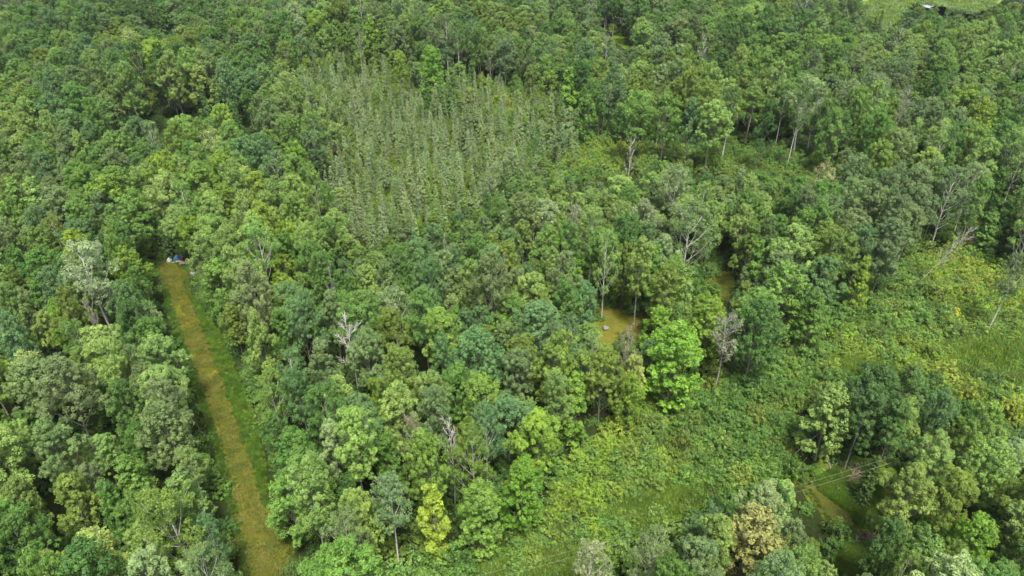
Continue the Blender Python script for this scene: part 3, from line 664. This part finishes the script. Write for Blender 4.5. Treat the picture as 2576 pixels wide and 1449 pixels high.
# ------------------------------------------------------------------ prototypes and copies
def tinted(name, sd, j=.12):
    c = TINT[name]; r = random.Random(sd); k = 1.3 * (1 + r.uniform(-j, j) * 1.4)
    return (c[0] * 1.0 * k * (1 + .7 * r.uniform(-j, j)), c[1] * 1.03 * k, c[2] * .70 * k * (1 + r.uniform(-j, j)))
NAMES = {'aspen': ('aspen_tree', 'aspen', 'tree', 'aspens of the wood'), 'maple': ('maple_tree', 'maple', 'tree', 'maples of the wood'), 'birch': ('birch_tree', 'birch', 'tree', 'birches of the wood'),
         'column': ('columnar_tree', 'narrow tree', 'tree', 'narrow column-shaped trees'), 'spruce': ('spruce_tree', 'spruce', 'tree', 'spruces of the stand'), 'shrub': ('shrub', 'bush', 'shrub', 'bushes of the thicket')}
MESH = {'aspen': ASPEN, 'maple': MAPLE, 'birch': BIRCH, 'column': COLUMN, 'spruce': SPRUCE, 'shrub': SHRUB}
PART = {'shrub': ('foliage', 'stems')}
def build(d, label, name=None, group=True):
    k = d['kind']; nm, _, cat, grp = NAMES[k]
    root = link(name or nm, None); root.location = (d['x'], d['y'], 0); root.scale = (d['sx'], d['sx'], d['sz']); root.rotation_euler = (d['lean'][0], d['lean'][1], d['rot'])
    tag(root, label, cat, grp)
    c, t = MESH[k][d['var']]; a, b = PART.get(k, ('crown', 'trunk'))
    co = link(a, c, root); co['tint'] = tinted(d['tint'], int(d['x'] * 97 + d['y'] * 31)); link(b, t, root)
    d['crown'] = co; d['trunk'] = root.children[1] if len(root.children) > 1 else None
    return root
DIRS = ['right of', 'upper right of', 'above', 'upper left of', 'left of', 'lower left of', 'below', 'lower right of']
CNT = ['just', 'one crown', 'two crowns', 'three crowns', 'four crowns', 'five crowns', 'six crowns', 'seven crowns', 'eight crowns', 'nine crowns', 'ten crowns', 'eleven crowns', 'twelve crowns']
LOOK = {'aspen': ['round-topped', 'full-crowned', 'slender', 'broad', 'tufted', 'wide', 'upright', 'slim'], 'maple': ['domed', 'rounded', 'spreading', 'cone-shaped', 'pointed'], 'birch': ['thin-crowned', 'slim', 'airy'],
        'column': ['tall', 'leafy'], 'spruce': ['slim', 'full', 'sparse', 'pointed', 'bushy'], 'shrub': ['low', 'spreading', 'upright', 'flat']}
used = set()
def auto_label(d):
    u, v, wd = d['u'], d['v'], max(d['w'], 14)
    near = sorted(LAND, key=lambda q: (q[0] - u) ** 2 + (q[1] - v) ** 2)
    for extra in ('', 'small ' if d['sz'] < 1 else 'large '):
        for (a, b, ph) in near[:10]:
            dist = math.hypot(a - u, b - v); n = int(dist / wd + .5)
            if n > 30: continue
            ang = math.atan2(b - v, u - a); k = int(round(ang / (math.pi / 4))) % 8
            cnt = CNT[n] if n <= 12 else 'about twenty crowns' if n < 21 else 'some thirty crowns'
            if n > 12 and (n < 18 or n > 28): cnt = 'over a dozen crowns' if n < 18 else cnt
            dr = {'upper right of': 'to the upper right of', 'upper left of': 'to the upper left of', 'lower left of': 'to the lower left of', 'lower right of': 'to the lower right of'}.get(DIRS[k], DIRS[k])
            s = f"{extra}{d['tint']} {LOOK[d['kind']][d['var'] % len(LOOK[d['kind']])]} {NAMES[d['kind']][1]} {cnt} {dr} {ph}"
            if s not in used and len(s.split()) <= 16: used.add(s); return s
    s = f"{d['tint']} {LOOK[d['kind']][d['var'] % len(LOOK[d['kind']])]} {NAMES[d['kind']][1]} in the wood by {near[0][2]}"
    used.add(s); return s

# ---- bare trees
for d in [p for p in placed if p['kind'] == 'dead']:
    k = d['var']; fan = k in (7,)
    T = dead(200 + k, 12, 2.6, 14 if d['w'] > 60 else 9, None, .4 if not fan else .3, .085, 12 if d['w'] > 60 else 8, 1.5 if fan else 1.0)
    root = link('dead_tree', None); root.location = (d['x'], d['y'], 0); root.scale = (max(.55, d['sx']), max(.55, d['sx']), d['sz']); root.rotation_euler = (0, 0, d['rot'])
    if k == 12: root.rotation_euler = (0, math.radians(24), 0)
    if k == 19: root.rotation_euler = (0, math.radians(30), 0)
    tag(root, d['label'], 'tree', 'bare dead trees')
    link('trunk', T.mesh('trunk', M_birch if k in (3, 5, 6, 11, 18) else M_dead), root)
    if k in (4, 8, 10, 9):     # a thin haze of remaining leaves at the twig ends
        rng = np.random.default_rng(k); vv = np.array([tuple(v) for v in T.v]); sel = vv[rng.choice(len(vv), 150)]; sel = sel[np.hypot(sel[:, 0], sel[:, 1]) > .7]
        v, lv = leaves(rng, sel, np.tile([0, 0, 1.0], (len(sel), 1)), np.full(len(sel), .4), 9, .13)
        c = link('crown', mesh_np('crown', v, quads(v), M_leaf, lv), root); c['tint'] = (.15, .14, .075) if k != 8 else (.135, .15, .075)

# ---- pale dying trees: thin leaves on showing limbs
PALE = broadleaf(300, h=13, R=2.5, base=.35, nlobe=16, ntuft=7, nleaf=30, leaf=.13, trad=.55, lrad=1.0, bark=M_dead, sparse=.75)
for d in [p for p in placed if p['kind'] == 'pale']:
    root = link('dying_tree', None); root.location = (d['x'], d['y'], 0); root.scale = (d['sx'], d['sx'], d['sz']); root.rotation_euler = (0, 0, d['rot']); tag(root, d['label'], 'tree', 'pale dying trees')
    co = link('crown', PALE[0], root); co['tint'] = tinted(d['tint'], int(d['x'])); link('trunk', PALE[1], root)

LIMIT = {'aspen': 300, 'maple': 240, 'birch': 200, 'column': 60, 'spruce': 290}
rest = {}
for kind in ('aspen', 'maple', 'birch', 'column', 'spruce'):
    L = [p for p in placed if p['kind'] == kind]
    nv = len(MESH[kind])
    for p in L: p['var'] = rnd.randrange(nv)
    if kind == 'maple':
        for p in L:
            if p['label'] and 'cone' in p['label']: p['var'] = 3 + rnd.randrange(2)
            elif p['label']: p['var'] = rnd.randrange(3)
    def vis(p): return -20 < p['u'] < 2596 and -30 < p['v'] < 1480 + p['w'] * .4
    L.sort(key=lambda p: (0 if p['label'] else 1, 0 if vis(p) else 1, -p['w']))
    L1 = [p for p in L if vis(p)][:LIMIT[kind]]; ids = set(id(p) for p in L1)
    for p in L1: p['root'] = build(p, p['label'] or auto_label(p))
    rest[kind] = [p for p in L if id(p) not in ids]
    for v in range(nv):     # every variant stands somewhere as a single tree
        assert any(p['var'] == v for p in L1), (kind, v)
    MESH[kind + '_src'] = [next(p for p in L1 if p['var'] == v)['root'] for v in range(nv)]

def scatter(name, src, pts, label, cat, grp=None):
    """ONE object: points that carry turn, size and colour; geometry nodes set a tree on each. src: list of lists of objects"""
    me = bpy.data.meshes.new(name); me.vertices.add(len(pts)); me.vertices.foreach_set('co', np.array([(p['x'], p['y'], p.get('z', 0)) for p in pts], dtype=np.float32).ravel())
    for nm, ty, vals in (('turn', 'FLOAT_VECTOR', [(0, 0, p['rot']) for p in pts]), ('size', 'FLOAT_VECTOR', [(p['sx'], p['sx'], p['sz']) for p in pts]),
                         ('tint', 'FLOAT_VECTOR', [p['rgb'] for p in pts])):
        a = me.attributes.new(nm, ty, 'POINT'); a.data.foreach_set('vector', np.array(vals, dtype=np.float32).ravel())
    a = me.attributes.new('variant', 'INT', 'POINT'); a.data.foreach_set('value', np.array([p['var'] for p in pts], dtype=np.int32))
    o = link(name, me); tag(o, label, cat, grp, 'stuff')
    ng = bpy.data.node_groups.new(name, 'GeometryNodeTree'); ng.interface.new_socket('Geometry', in_out='INPUT', socket_type='NodeSocketGeometry'); ng.interface.new_socket('Geometry', in_out='OUTPUT', socket_type='NodeSocketGeometry')
    n, l = ng.nodes, ng.links; gi = n.new('NodeGroupInput'); go = n.new('NodeGroupOutput'); jo = n.new('GeometryNodeJoinGeometry')
    def attr(nm, ty):
        q = n.new('GeometryNodeInputNamedAttribute'); q.data_type = ty; q.inputs['Name'].default_value = nm; return q.outputs['Attribute']
    tv = attr('turn', 'FLOAT_VECTOR'); e2r = n.new('FunctionNodeEulerToRotation'); l.new(tv, e2r.inputs[0]); sv = attr('size', 'FLOAT_VECTOR'); vv = attr('variant', 'INT')
    for i, objs in enumerate(src):
        cmp_ = n.new('FunctionNodeCompare'); cmp_.data_type = 'INT'; cmp_.operation = 'EQUAL'; l.new(vv, cmp_.inputs[2]); cmp_.inputs[3].default_value = i
        j2 = n.new('GeometryNodeJoinGeometry')
        for ob in objs:
            oi = n.new('GeometryNodeObjectInfo'); oi.transform_space = 'ORIGINAL'; oi.inputs['Object'].default_value = ob; oi.inputs['As Instance'].default_value = False; l.new(oi.outputs['Geometry'], j2.inputs[0])
        ip = n.new('GeometryNodeInstanceOnPoints'); l.new(gi.outputs[0], ip.inputs['Points']); l.new(cmp_.outputs[0], ip.inputs['Selection']); l.new(j2.outputs[0], ip.inputs['Instance'])
        l.new(e2r.outputs[0], ip.inputs['Rotation']); l.new(sv, ip.inputs['Scale']); l.new(ip.outputs[0], jo.inputs[0])
    l.new(jo.outputs[0], go.inputs[0])
    md = o.modifiers.new('scatter', 'NODES'); md.node_group = ng
    return o
WOOD = {'aspen': ('aspen_woodland', 'far-off aspen crowns filling the wood toward the top'), 'maple': ('maple_woodland', 'far-off domed green maple crowns mixed into the distant wood'), 'birch': ('birch_woodland', 'far-off thin birch crowns mixed into the distant wood'),
        'column': ('columnar_woodland', 'far-off narrow trees in the distant wood'), 'spruce': ('spruce_woodland', 'close-set far spruces behind the nearer ones of the stand')}
for kind in ('aspen', 'maple', 'birch', 'column', 'spruce'):
    L = rest[kind]
    if not L: continue
    for p in L: p['rgb'] = tinted(p['tint'], int(p['x'] * 97 + p['y'] * 31), .12)
    scatter(WOOD[kind][0], [[c for c in r.children] for r in MESH[kind + '_src']], L, WOOD[kind][1], 'woodland')

# ------------------------------------------------------------------ bushes, undergrowth and grass
sg = Grid(3.0); bushes = []
def bush(x, y, s, tint): 
    u, v, dep = Q(x, y, 1.5 * s)
    bushes.append(dict(kind='shrub', x=x, y=y, sx=s * rnd.uniform(.8, 1.15), sz=s * rnd.uniform(.7, 1.2), rot=rnd.uniform(0, 6.28), tint=tint, u=u, v=v, dep=dep, w=3.6 * s * F / dep, var=rnd.randrange(4), lean=(0, 0), label=None))
    sg.add(x, y, s)
def poly_scatter(poly, n, rmin, fn, pad=0):
    us = [p[0] for p in poly]; vs = [p[1] for p in poly]; g = [P(u, v) for u, v in poly]
    x0, x1 = min(p[0] for p in g), max(p[0] for p in g); y0, y1 = min(p[1] for p in g), max(p[1] for p in g)
    for _ in range(n):
        x, y = rnd.uniform(x0, x1), rnd.uniform(y0, y1); u, v, _d = Q(x, y, 0)
        if inside(poly, u, v): fn(x, y, u, v)
def in_meadow(u, v): return any(inside(m, u, v) for m in MEADOWS)
def thick_fn(x, y, u, v):
    m = in_meadow(u, v); s = rnd.choice((rnd.uniform(.6, 1.0), rnd.uniform(.9, 1.6))) * (1.0 if not m else .5)
    if m and rnd.random() < .82: return
    if any(inside(q, u, v) for q in (TRAIL, PATH_RIGHT, CLEARING, PATH_LOW)): return
    if not sg.free(x, y, s, .6): return
    nz = math.sin(x * .11 + 1.3) * math.cos(y * .09) + rnd.uniform(-.6, .6)
    bush(x, y, s, 'gold-green' if nz > .85 else 'yellow-green' if nz > .25 else 'fresh green' if nz > -.15 else 'olive green' if nz > -.5 else 'mid green')
poly_scatter(THICKET, 22000, 1, thick_fn)
poly_scatter(THICKET_MID, 2600, 1, thick_fn)
def floor_fn(x, y, u, v):
    if not sg.free(x, y, .7, .75): return
    bush(x, y, rnd.uniform(.3, .6), rnd.choice(['olive green', 'yellow-green', 'fresh green', 'mid green', 'light green']))
poly_scatter(SPRUCES, 9000, 1, floor_fn)
# a hem of bushes along the trails, where the wood meets the open
def hem(poly, n, off, tints, smin=.5, smax=1.0, v_only=None):
    g = [P(u, v) for u, v in poly]
    for i in range(len(g)):
        a, b = Vector(g[i]), Vector(g[(i + 1) % len(g)]); L = (b - a).length
        for k in range(int(L * n)):
            p = a.lerp(b, rnd.random()); nrm = Vector(((b - a).y, -(b - a).x)).normalized()
            for sgn in (1, -1):
                q = p + nrm * sgn * rnd.uniform(*off); s = rnd.uniform(smin, smax)
                if any(inside(o2, *Q(q.x + dx * s, q.y, zz * s)[:2]) for o2 in (JUNK, TRAIL, CLEARING, PATH_MID, PATH_RIGHT, PATH_LOW, CLEAR_GRASS, VERGE_L, VERGE_R, FAR_MEADOW, CORRIDOR, LOW_GRASS) for dx in (-1.5, 0, 1.5) for zz in (0, 1.2, 2.4)): continue
                if sg.free(q.x, q.y, s, .55): bush(q.x, q.y, s, rnd.choice(tints))
hem(TRAIL, 2.0, (1.0, 4.5), ['mid green', 'fresh green', 'deep green', 'deep green'], .4, .9)
hem(VERGE_R, 1.5, (.6, 4), ['mid green', 'fresh green', 'deep green'], .5, .9)
hem(CLEARING, 1.6, (1.5, 7), ['mid green', 'fresh green', 'deep green'], .7, 1.4)
hem(PATH_MID, 1.6, (1.5, 6), ['mid green', 'deep green'], .7, 1.4)
hem(CLEAR_GRASS, 1.2, (2, 5), ['mid green', 'olive green', 'deep green'], .6, 1.1)
hem(THICKET, 1.3, (1, 8), ['mid green', 'deep green', 'olive green', 'fresh green'], .9, 1.7)
hem(THICKET_MID, 1.0, (1, 8), ['mid green', 'olive green', 'fresh green'], .9, 1.7)
hem(FAR_MEADOW, .4, (2, 12), ['mid green', 'olive green', 'fresh green'], 1.2, 2.0)
# low growth in the gaps of the wood
for _ in range(9000):
    y = 30 + 330 * rnd.random() ** .8; hw = (y * CP + 50 * SP) * .82 + 5; x = rnd.uniform(-hw, hw); u, v, _d = Q(x, y, .6)
    if any(inside(o2, u, v) for o2 in OPEN) or inside(SPRUCES, u, v): continue
    if sg.free(x, y, 1.0, 1.05): bush(x, y, rnd.uniform(.5, 1.3), rnd.choice(['dark green', 'deep green', 'mid green', 'mid green']))
print('bushes', len(bushes))
yb = dict(kind='shrub'); x, y = P(2400, 790, 1.5); bush(x, y, 1.1, 'yellow'); bushes[-1]['label'] = 'bright yellow bush alone among green ones in the thicket'
x, y = P(2375, 800, 1.2); bush(x, y, .7, 'yellow'); bushes[-1]['label'] = 'small yellow bush just left of the larger yellow bush'
THV = [b for b in bushes if 0 < b['u'] < 2576 and 0 < b['v'] < 1449]
def hidden_by_wood(b): return not (inside(THICKET, b['u'], b['v']))
THV.sort(key=lambda b: (0 if b['label'] else 1, 1 if hidden_by_wood(b) else 0, -b['w']))
solo = THV[:200]; sid = set(id(b) for b in solo)
for b in solo: b['root'] = build(b, b['label'] or auto_label(b))
L = [b for b in bushes if id(b) not in sid]
for p in L: p['rgb'] = tinted(p['tint'], int(p['x'] * 97 + p['y'] * 31), .15)
ssrc = [next(b for b in solo if b['var'] == v)['root'] for v in range(4)]
scatter('undergrowth', [list(r.children) for r in ssrc], L, 'green thicket and undergrowth between and under the trees', 'undergrowth')

gr = []
def grass(poly, n, s, h, tints, z=0.0):
    def fn(x, y, u, v):
        gr.append(dict(x=x, y=y, z=z, sx=s * rnd.uniform(.7, 1.3), sz=h * rnd.uniform(.6, 1.4), rot=rnd.uniform(0, 6.28), var=0, rgb=tinted(rnd.choice(tints), rnd.random(), .2)))
    poly_scatter(poly, n, 1, fn)
for m in MEADOWS: grass(m, 3000, 1.0, 1.4, ['yellow-green', 'yellow-green', 'fresh green', 'light green', 'light green'])
grass(VERGE_R, 12000, .32, .8, ['fresh green', 'bright green', 'mid green', 'yellow-green'])
grass(VERGE_L, 10000, .28, .7, ['fresh green', 'mid green'])
grass(CLEAR_GRASS, 5000, .4, .9, ['fresh green', 'yellow-green', 'bright green'])
grass(LOW_GRASS, 2500, .35, .7, ['fresh green', 'olive green'])
def fringe(poly, n):
    g = G(poly)
    for i in range(len(g)):
        a, b = Vector(g[i]), Vector(g[(i + 1) % len(g)])
        for k in range(int((b - a).length * n)):
            p = a.lerp(b, rnd.random()); gr.append(dict(x=p.x + rnd.gauss(0, .22), y=p.y + rnd.gauss(0, .22), z=.02, sx=.2 * rnd.uniform(.6, 1.3), sz=.45 * rnd.uniform(.5, 1.3), rot=rnd.uniform(0, 6), var=0, rgb=tinted(rnd.choice(['fresh green', 'olive green', 'mid green']), rnd.random(), .2)))
fringe(TRAIL, 10); fringe(PATH_RIGHT, 8); fringe(PATH_LOW, 8)
grass(FAR_MEADOW, 5000, 2.2, 2.0, ['yellow-green', 'light green', 'light green', 'pale grey-green'])
grass(THICKET, 9000, .9, 1.2, ['yellow-green', 'fresh green', 'olive green'])
gm = grass_mesh(400)
src = bpy.data.objects.new('grass_tuft', gm); COL.objects.link(src); x, y = P(560, 920); src.location = (x, y, 0.03); src['tint'] = TINT['fresh green']
tag(src, 'tuft of green grass on the right verge of the main trail', 'grass', None, 'stuff')
scatter('grass', [[src]], gr, 'rough green and yellowish grass of the meadows and verges', 'grass')
tr = []
def mown(poly, n):
    def fn(x, y, u, v): tr.append(dict(x=x, y=y, z=.04, sx=.8, sz=.16, rot=rnd.uniform(0, 6.28), var=0, rgb=random.Random(int(x * 999)).choice([(.085, .088, .009), (.068, .083, .008), (.10, .098, .018), (.04, .066, .008)])))
    poly_scatter(poly, n, 1, fn)
mown(TRAIL, 9000); mown(PATH_RIGHT, 1200); mown(PATH_MID, 500)
scatter('mown_grass', [[src]], tr, 'short olive and straw-coloured mown grass of the trails', 'grass')

# ------------------------------------------------------------------ the small things
def simple(name, col, rough=.7, var=.25):
    return bark_material(name, tuple(c * (1 - var) for c in col), tuple(min(1, c * (1 + var)) for c in col), 3.0, rough)
def rock_mesh(seed, sx, sy, sz):
    rng = np.random.default_rng(seed); import bmesh
    bm = bmesh.new(); bmesh.ops.create_icosphere(bm, subdivisions=3, radius=1)
    ph = rng.random(6) * 6
    for v in bm.verts:
        c = v.co; k = 1 + .16 * math.sin(c.x * 3 + ph[0]) + .13 * math.sin(c.y * 4 + ph[1]) + .12 * math.sin(c.z * 3.3 + ph[2]) + .05 * math.sin(c.x * 9 + c.y * 8 + ph[3])
        q = max(abs(c.x), abs(c.y), abs(c.z)); k *= .75 + .25 / q * .8
        v.co = Vector((c.x * k * sx, c.y * k * sy, max(-.2, c.z * k * sz)))
    me = bpy.data.meshes.new('boulder'); bm.to_mesh(me); bm.free()
    return me
M_rock = simple('pale_rock', (.12, .125, .11), .9)
x, y = P(1524, 829); me = rock_mesh(1, .5, .4, .35); me.materials.append(M_rock); o = link('boulder', me); o.location = (x, y, .25); tag(o, 'pale grey boulder at the left edge of the mown clearing', 'boulder')
x, y = P(487, 694); me = rock_mesh(2, .6, .5, .5); me.materials.append(M_rock); o = link('boulder', me); o.location = (x, y, .3); tag(o, 'pale grey-green boulder in leaves at the right of the trail bend', 'boulder')

import bmesh
def heap_mesh(name, L, W, H, mat, seed=0, n=14):
    """a sheet draped over a pile"""
    bm = bmesh.new(); rr = random.Random(seed); g = []
    for i in range(n + 1):
        row = []
        for j in range(n + 1):
            a, b = i / n * 2 - 1, j / n * 2 - 1
            z = H * max(0, (1 - abs(a) ** 3.2)) * max(0, (1 - abs(b) ** 3.2)) * (1 + .1 * math.sin(a * 7 + seed) + .08 * math.cos(b * 9)) + rr.uniform(0, .03)
            row.append(bm.verts.new((a * L / 2 + .05 * math.sin(b * 9), b * W / 2 + .05 * math.cos(a * 8), z)))
        g.append(row)
    for i in range(n):
        for j in range(n): bm.faces.new((g[i][j], g[i + 1][j], g[i + 1][j + 1], g[i][j + 1]))
    me = bpy.data.meshes.new(name); bm.to_mesh(me); bm.free(); me.materials.append(mat)
    return me
# junk at the head of the trail
x, y = P(438, 655)
r = link('covered_pile', None); r.location = (x, y, 0); r.rotation_euler = (0, 0, .3); tag(r, 'low pile under a blue and white sheet at the trail head', 'covered pile')
o = link('blue_sheet', heap_mesh('blue_sheet', 1.2, 1.4, .9, simple('blue_sheet', (.02, .06, .12), .5, .15), 1), r); o.location = (.55, 0, .0)
o = link('white_sheet', heap_mesh('white_sheet', .8, 1.2, .6, simple('white_sheet', (.22, .22, .24), .6, .1), 2), r); o.location = (-.85, -.1, 0)
x, y = P(460, 656)
T = Tubes(); T.add([(0, 0, 0), (0, 0, .3), (0, 0, .6), (0, 0, .9)], [.32, .32, .32, .32], 14); T.add([(0, 0, .9), (0, 0, .905)], [.32, .01], 14)
for z in (.3, .6): T.add([(0, 0, z - .02), (0, 0, z), (0, 0, z + .02)], [.32, .34, .32], 14)
bm_me = T.mesh('barrel', simple('rusty_metal', (.06, .038, .03), .8, .35)); o = link('barrel', bm_me); o.location = (x, y, 0); tag(o, 'rusty brown upright barrel right of the blue and white sheet', 'barrel')
for k, (u, v, a, ln, c) in enumerate(((447, 661, .3, 2.0, 0), (455, 663, -.5, 1.7, 1), (463, 662, .9, 1.8, 0), (452, 659, -.1, 1.5, 1), (468, 664, .1, 1.6, 0))):
    x, y = P(u, v); T = Tubes(); T.add([(-ln / 2, 0, .14), (0, .05, .16), (ln / 2, 0, .14)], [.13, .12, .10], 8); T.add([(-ln / 2, 0, .14), (-ln / 2 - .004, 0, .14)], [.13, .01], 8); T.add([(ln / 2, 0, .14), (ln / 2 + .004, 0, .14)], [.10, .01], 8)
    o = link('log', T.mesh('log', M_dead if c == 0 else M_brown)); o.location = (x, y, 0); o.rotation_euler = (0, 0, a)
    tag(o, ['grey cut log leftmost below the blue and white sheet', 'brown cut log lying aslant before the rusty barrel', 'grey cut log aslant just right of the barrel', 'brown cut log between the sheet and the barrel', 'grey cut log rightmost of the junk heap'][k], 'log', 'cut logs at the trail head')
# fallen logs and brush on the lower right trail
def fallen(u, v, u2, v2, r0, mat, label, z=.25, twigs=7):
    a = Vector((*P(u, v), z)); b = Vector((*P(u2, v2), z * .6)); T = Tubes(); d = b - a; rr = random.Random(int(u))
    root = link('fallen_tree', None); root.location = a; tag(root, label, 'fallen tree', None)
    T.add([Vector((0, 0, 0)), d * .5 + Vector((0, 0, .1)), d], [r0, r0 * .7, r0 * .25], 7); link('trunk', T.mesh('trunk', mat), root)
    T = Tubes()
    for k in range(twigs):
        p = d * rr.uniform(.3, 1); e = p + Vector((rr.uniform(-1, 1), rr.uniform(-1, 1), rr.uniform(.1, .9))) + d.normalized() * .6; T.add([p, e], [r0 * .3, .012], 4)
        e2 = p.lerp(e, .6) + Vector((rr.uniform(-.5, .5), rr.uniform(-.5, .5), rr.uniform(0, .5))); T.add([p.lerp(e, .5), e2], [.02, .01], 3)
    link('branches', T.mesh('branches', M_dead), root)
fallen(2133, 1362, 2188, 1374, .09, M_dead, 'white fallen trunk lying across the lower right trail')
fallen(2138, 1352, 2180, 1358, .06, M_dead, 'thin grey fallen trunk behind the white one on the lower trail')
fallen(2168, 1190, 2148, 1178, .12, M_birch, 'short white fallen trunk poking from the brown brush pile')
fallen(2085, 1190, 2110, 1165, .06, M_dead, 'thin bare fallen stem leaning beside the brush pile')
fallen(1522, 1322, 1530, 1290, .08, M_dead, 'pale fallen stem lying at the meadow edge above the wires')
def brush(u, v, L, W, H, mat, label, n=260):
    x, y = P(u, v); T = Tubes(); rr = random.Random(int(u + v))
    for k in range(n):
        a, q = rr.uniform(0, 6.28), rr.random() ** .6; p = Vector((math.cos(a) * q * L / 2, math.sin(a) * q * W / 2, H * (1 - q) * rr.random())); t = rr.uniform(0, 6.28); ln = rr.uniform(.5, 1.4)
        e = p + Vector((math.cos(t), math.sin(t), rr.uniform(-.1, .35))) * ln; T.add([p, e], [.035, .012], 3)
    o = link('brush_pile', T.mesh('brush_pile', mat)); o.location = (x, y, .08); tag(o, label, 'brush pile', 'piles of dead brush')
M_brush = bark_material('brush_brown', (.13, .08, .065), (.34, .25, .21))
brush(2152, 1205, 6.5, 5.0, .8, M_brush, 'large brown brush pile at the back of the grass clearing', 420)
brush(2118, 1232, 2.4, 1.6, .5, M_dead, 'small grey brush pile between the trail and the grass', 120)
brush(2186, 1364, 2.2, 1.8, .9, simple('rust_leaves', (.13, .07, .05), .9, .4), 'rust-brown brush at the right end of the fallen trunk', 140)

# the two overhead wires
M_wire = simple('wire_metal', (.15, .16, .12), .5, .1)
def wire(a, b, z0, z1, sag, label):
    A = Vector((*P(*a, z0), z0)); B = Vector((*P(*b, z1), z1)); d = B - A; A2 = A - d * .12; B2 = B + d * .03; T = Tubes(); n = 40; pts = []
    for k in range(n + 1):
        t = k / n; p = A2.lerp(B2, t); p.z -= sag * 4 * t * (1 - t); pts.append(p)
    T.add([p - pts[0] for p in pts], [.010] * (n + 1), 5); o = link('overhead_wire', T.mesh('overhead_wire', M_wire)); o.location = pts[0]; tag(o, label, 'wire', 'overhead wires')
wire((1190, 1449), (2215, 1158), 7.5, 7.5, .5, 'upper and farther of the two thin wires crossing the lower right')
wire((1190, 1467), (2215, 1172), 7.5, 7.5, .5, 'lower and nearer of the two thin wires crossing the lower right')

# ------------------------------------------------------------------ thin summer air between the camera and the far wood
import bmesh as _b
bm = _b.new(); _b.ops.create_cube(bm, size=1.0); me = bpy.data.meshes.new('haze'); bm.to_mesh(me); bm.free()
hz = link('haze', me); hz.scale = (1600, 1400, 73); hz.location = (0, 560, 35.5 - 0.1); hz['kind'] = 'stuff'; hz['label'] = 'thin pale air over the far wood'; hz['category'] = 'haze'
m, n, l = newmat('haze_air'); o_ = n.new('ShaderNodeOutputMaterial'); pv = n.new('ShaderNodeVolumePrincipled'); pv.inputs['Density'].default_value = 0.00006; pv.inputs['Color'].default_value = (.85, .9, .95, 1); pv.inputs['Anisotropy'].default_value = .3
l.new(pv.outputs[0], o_.inputs['Volume']); me.materials.append(m)
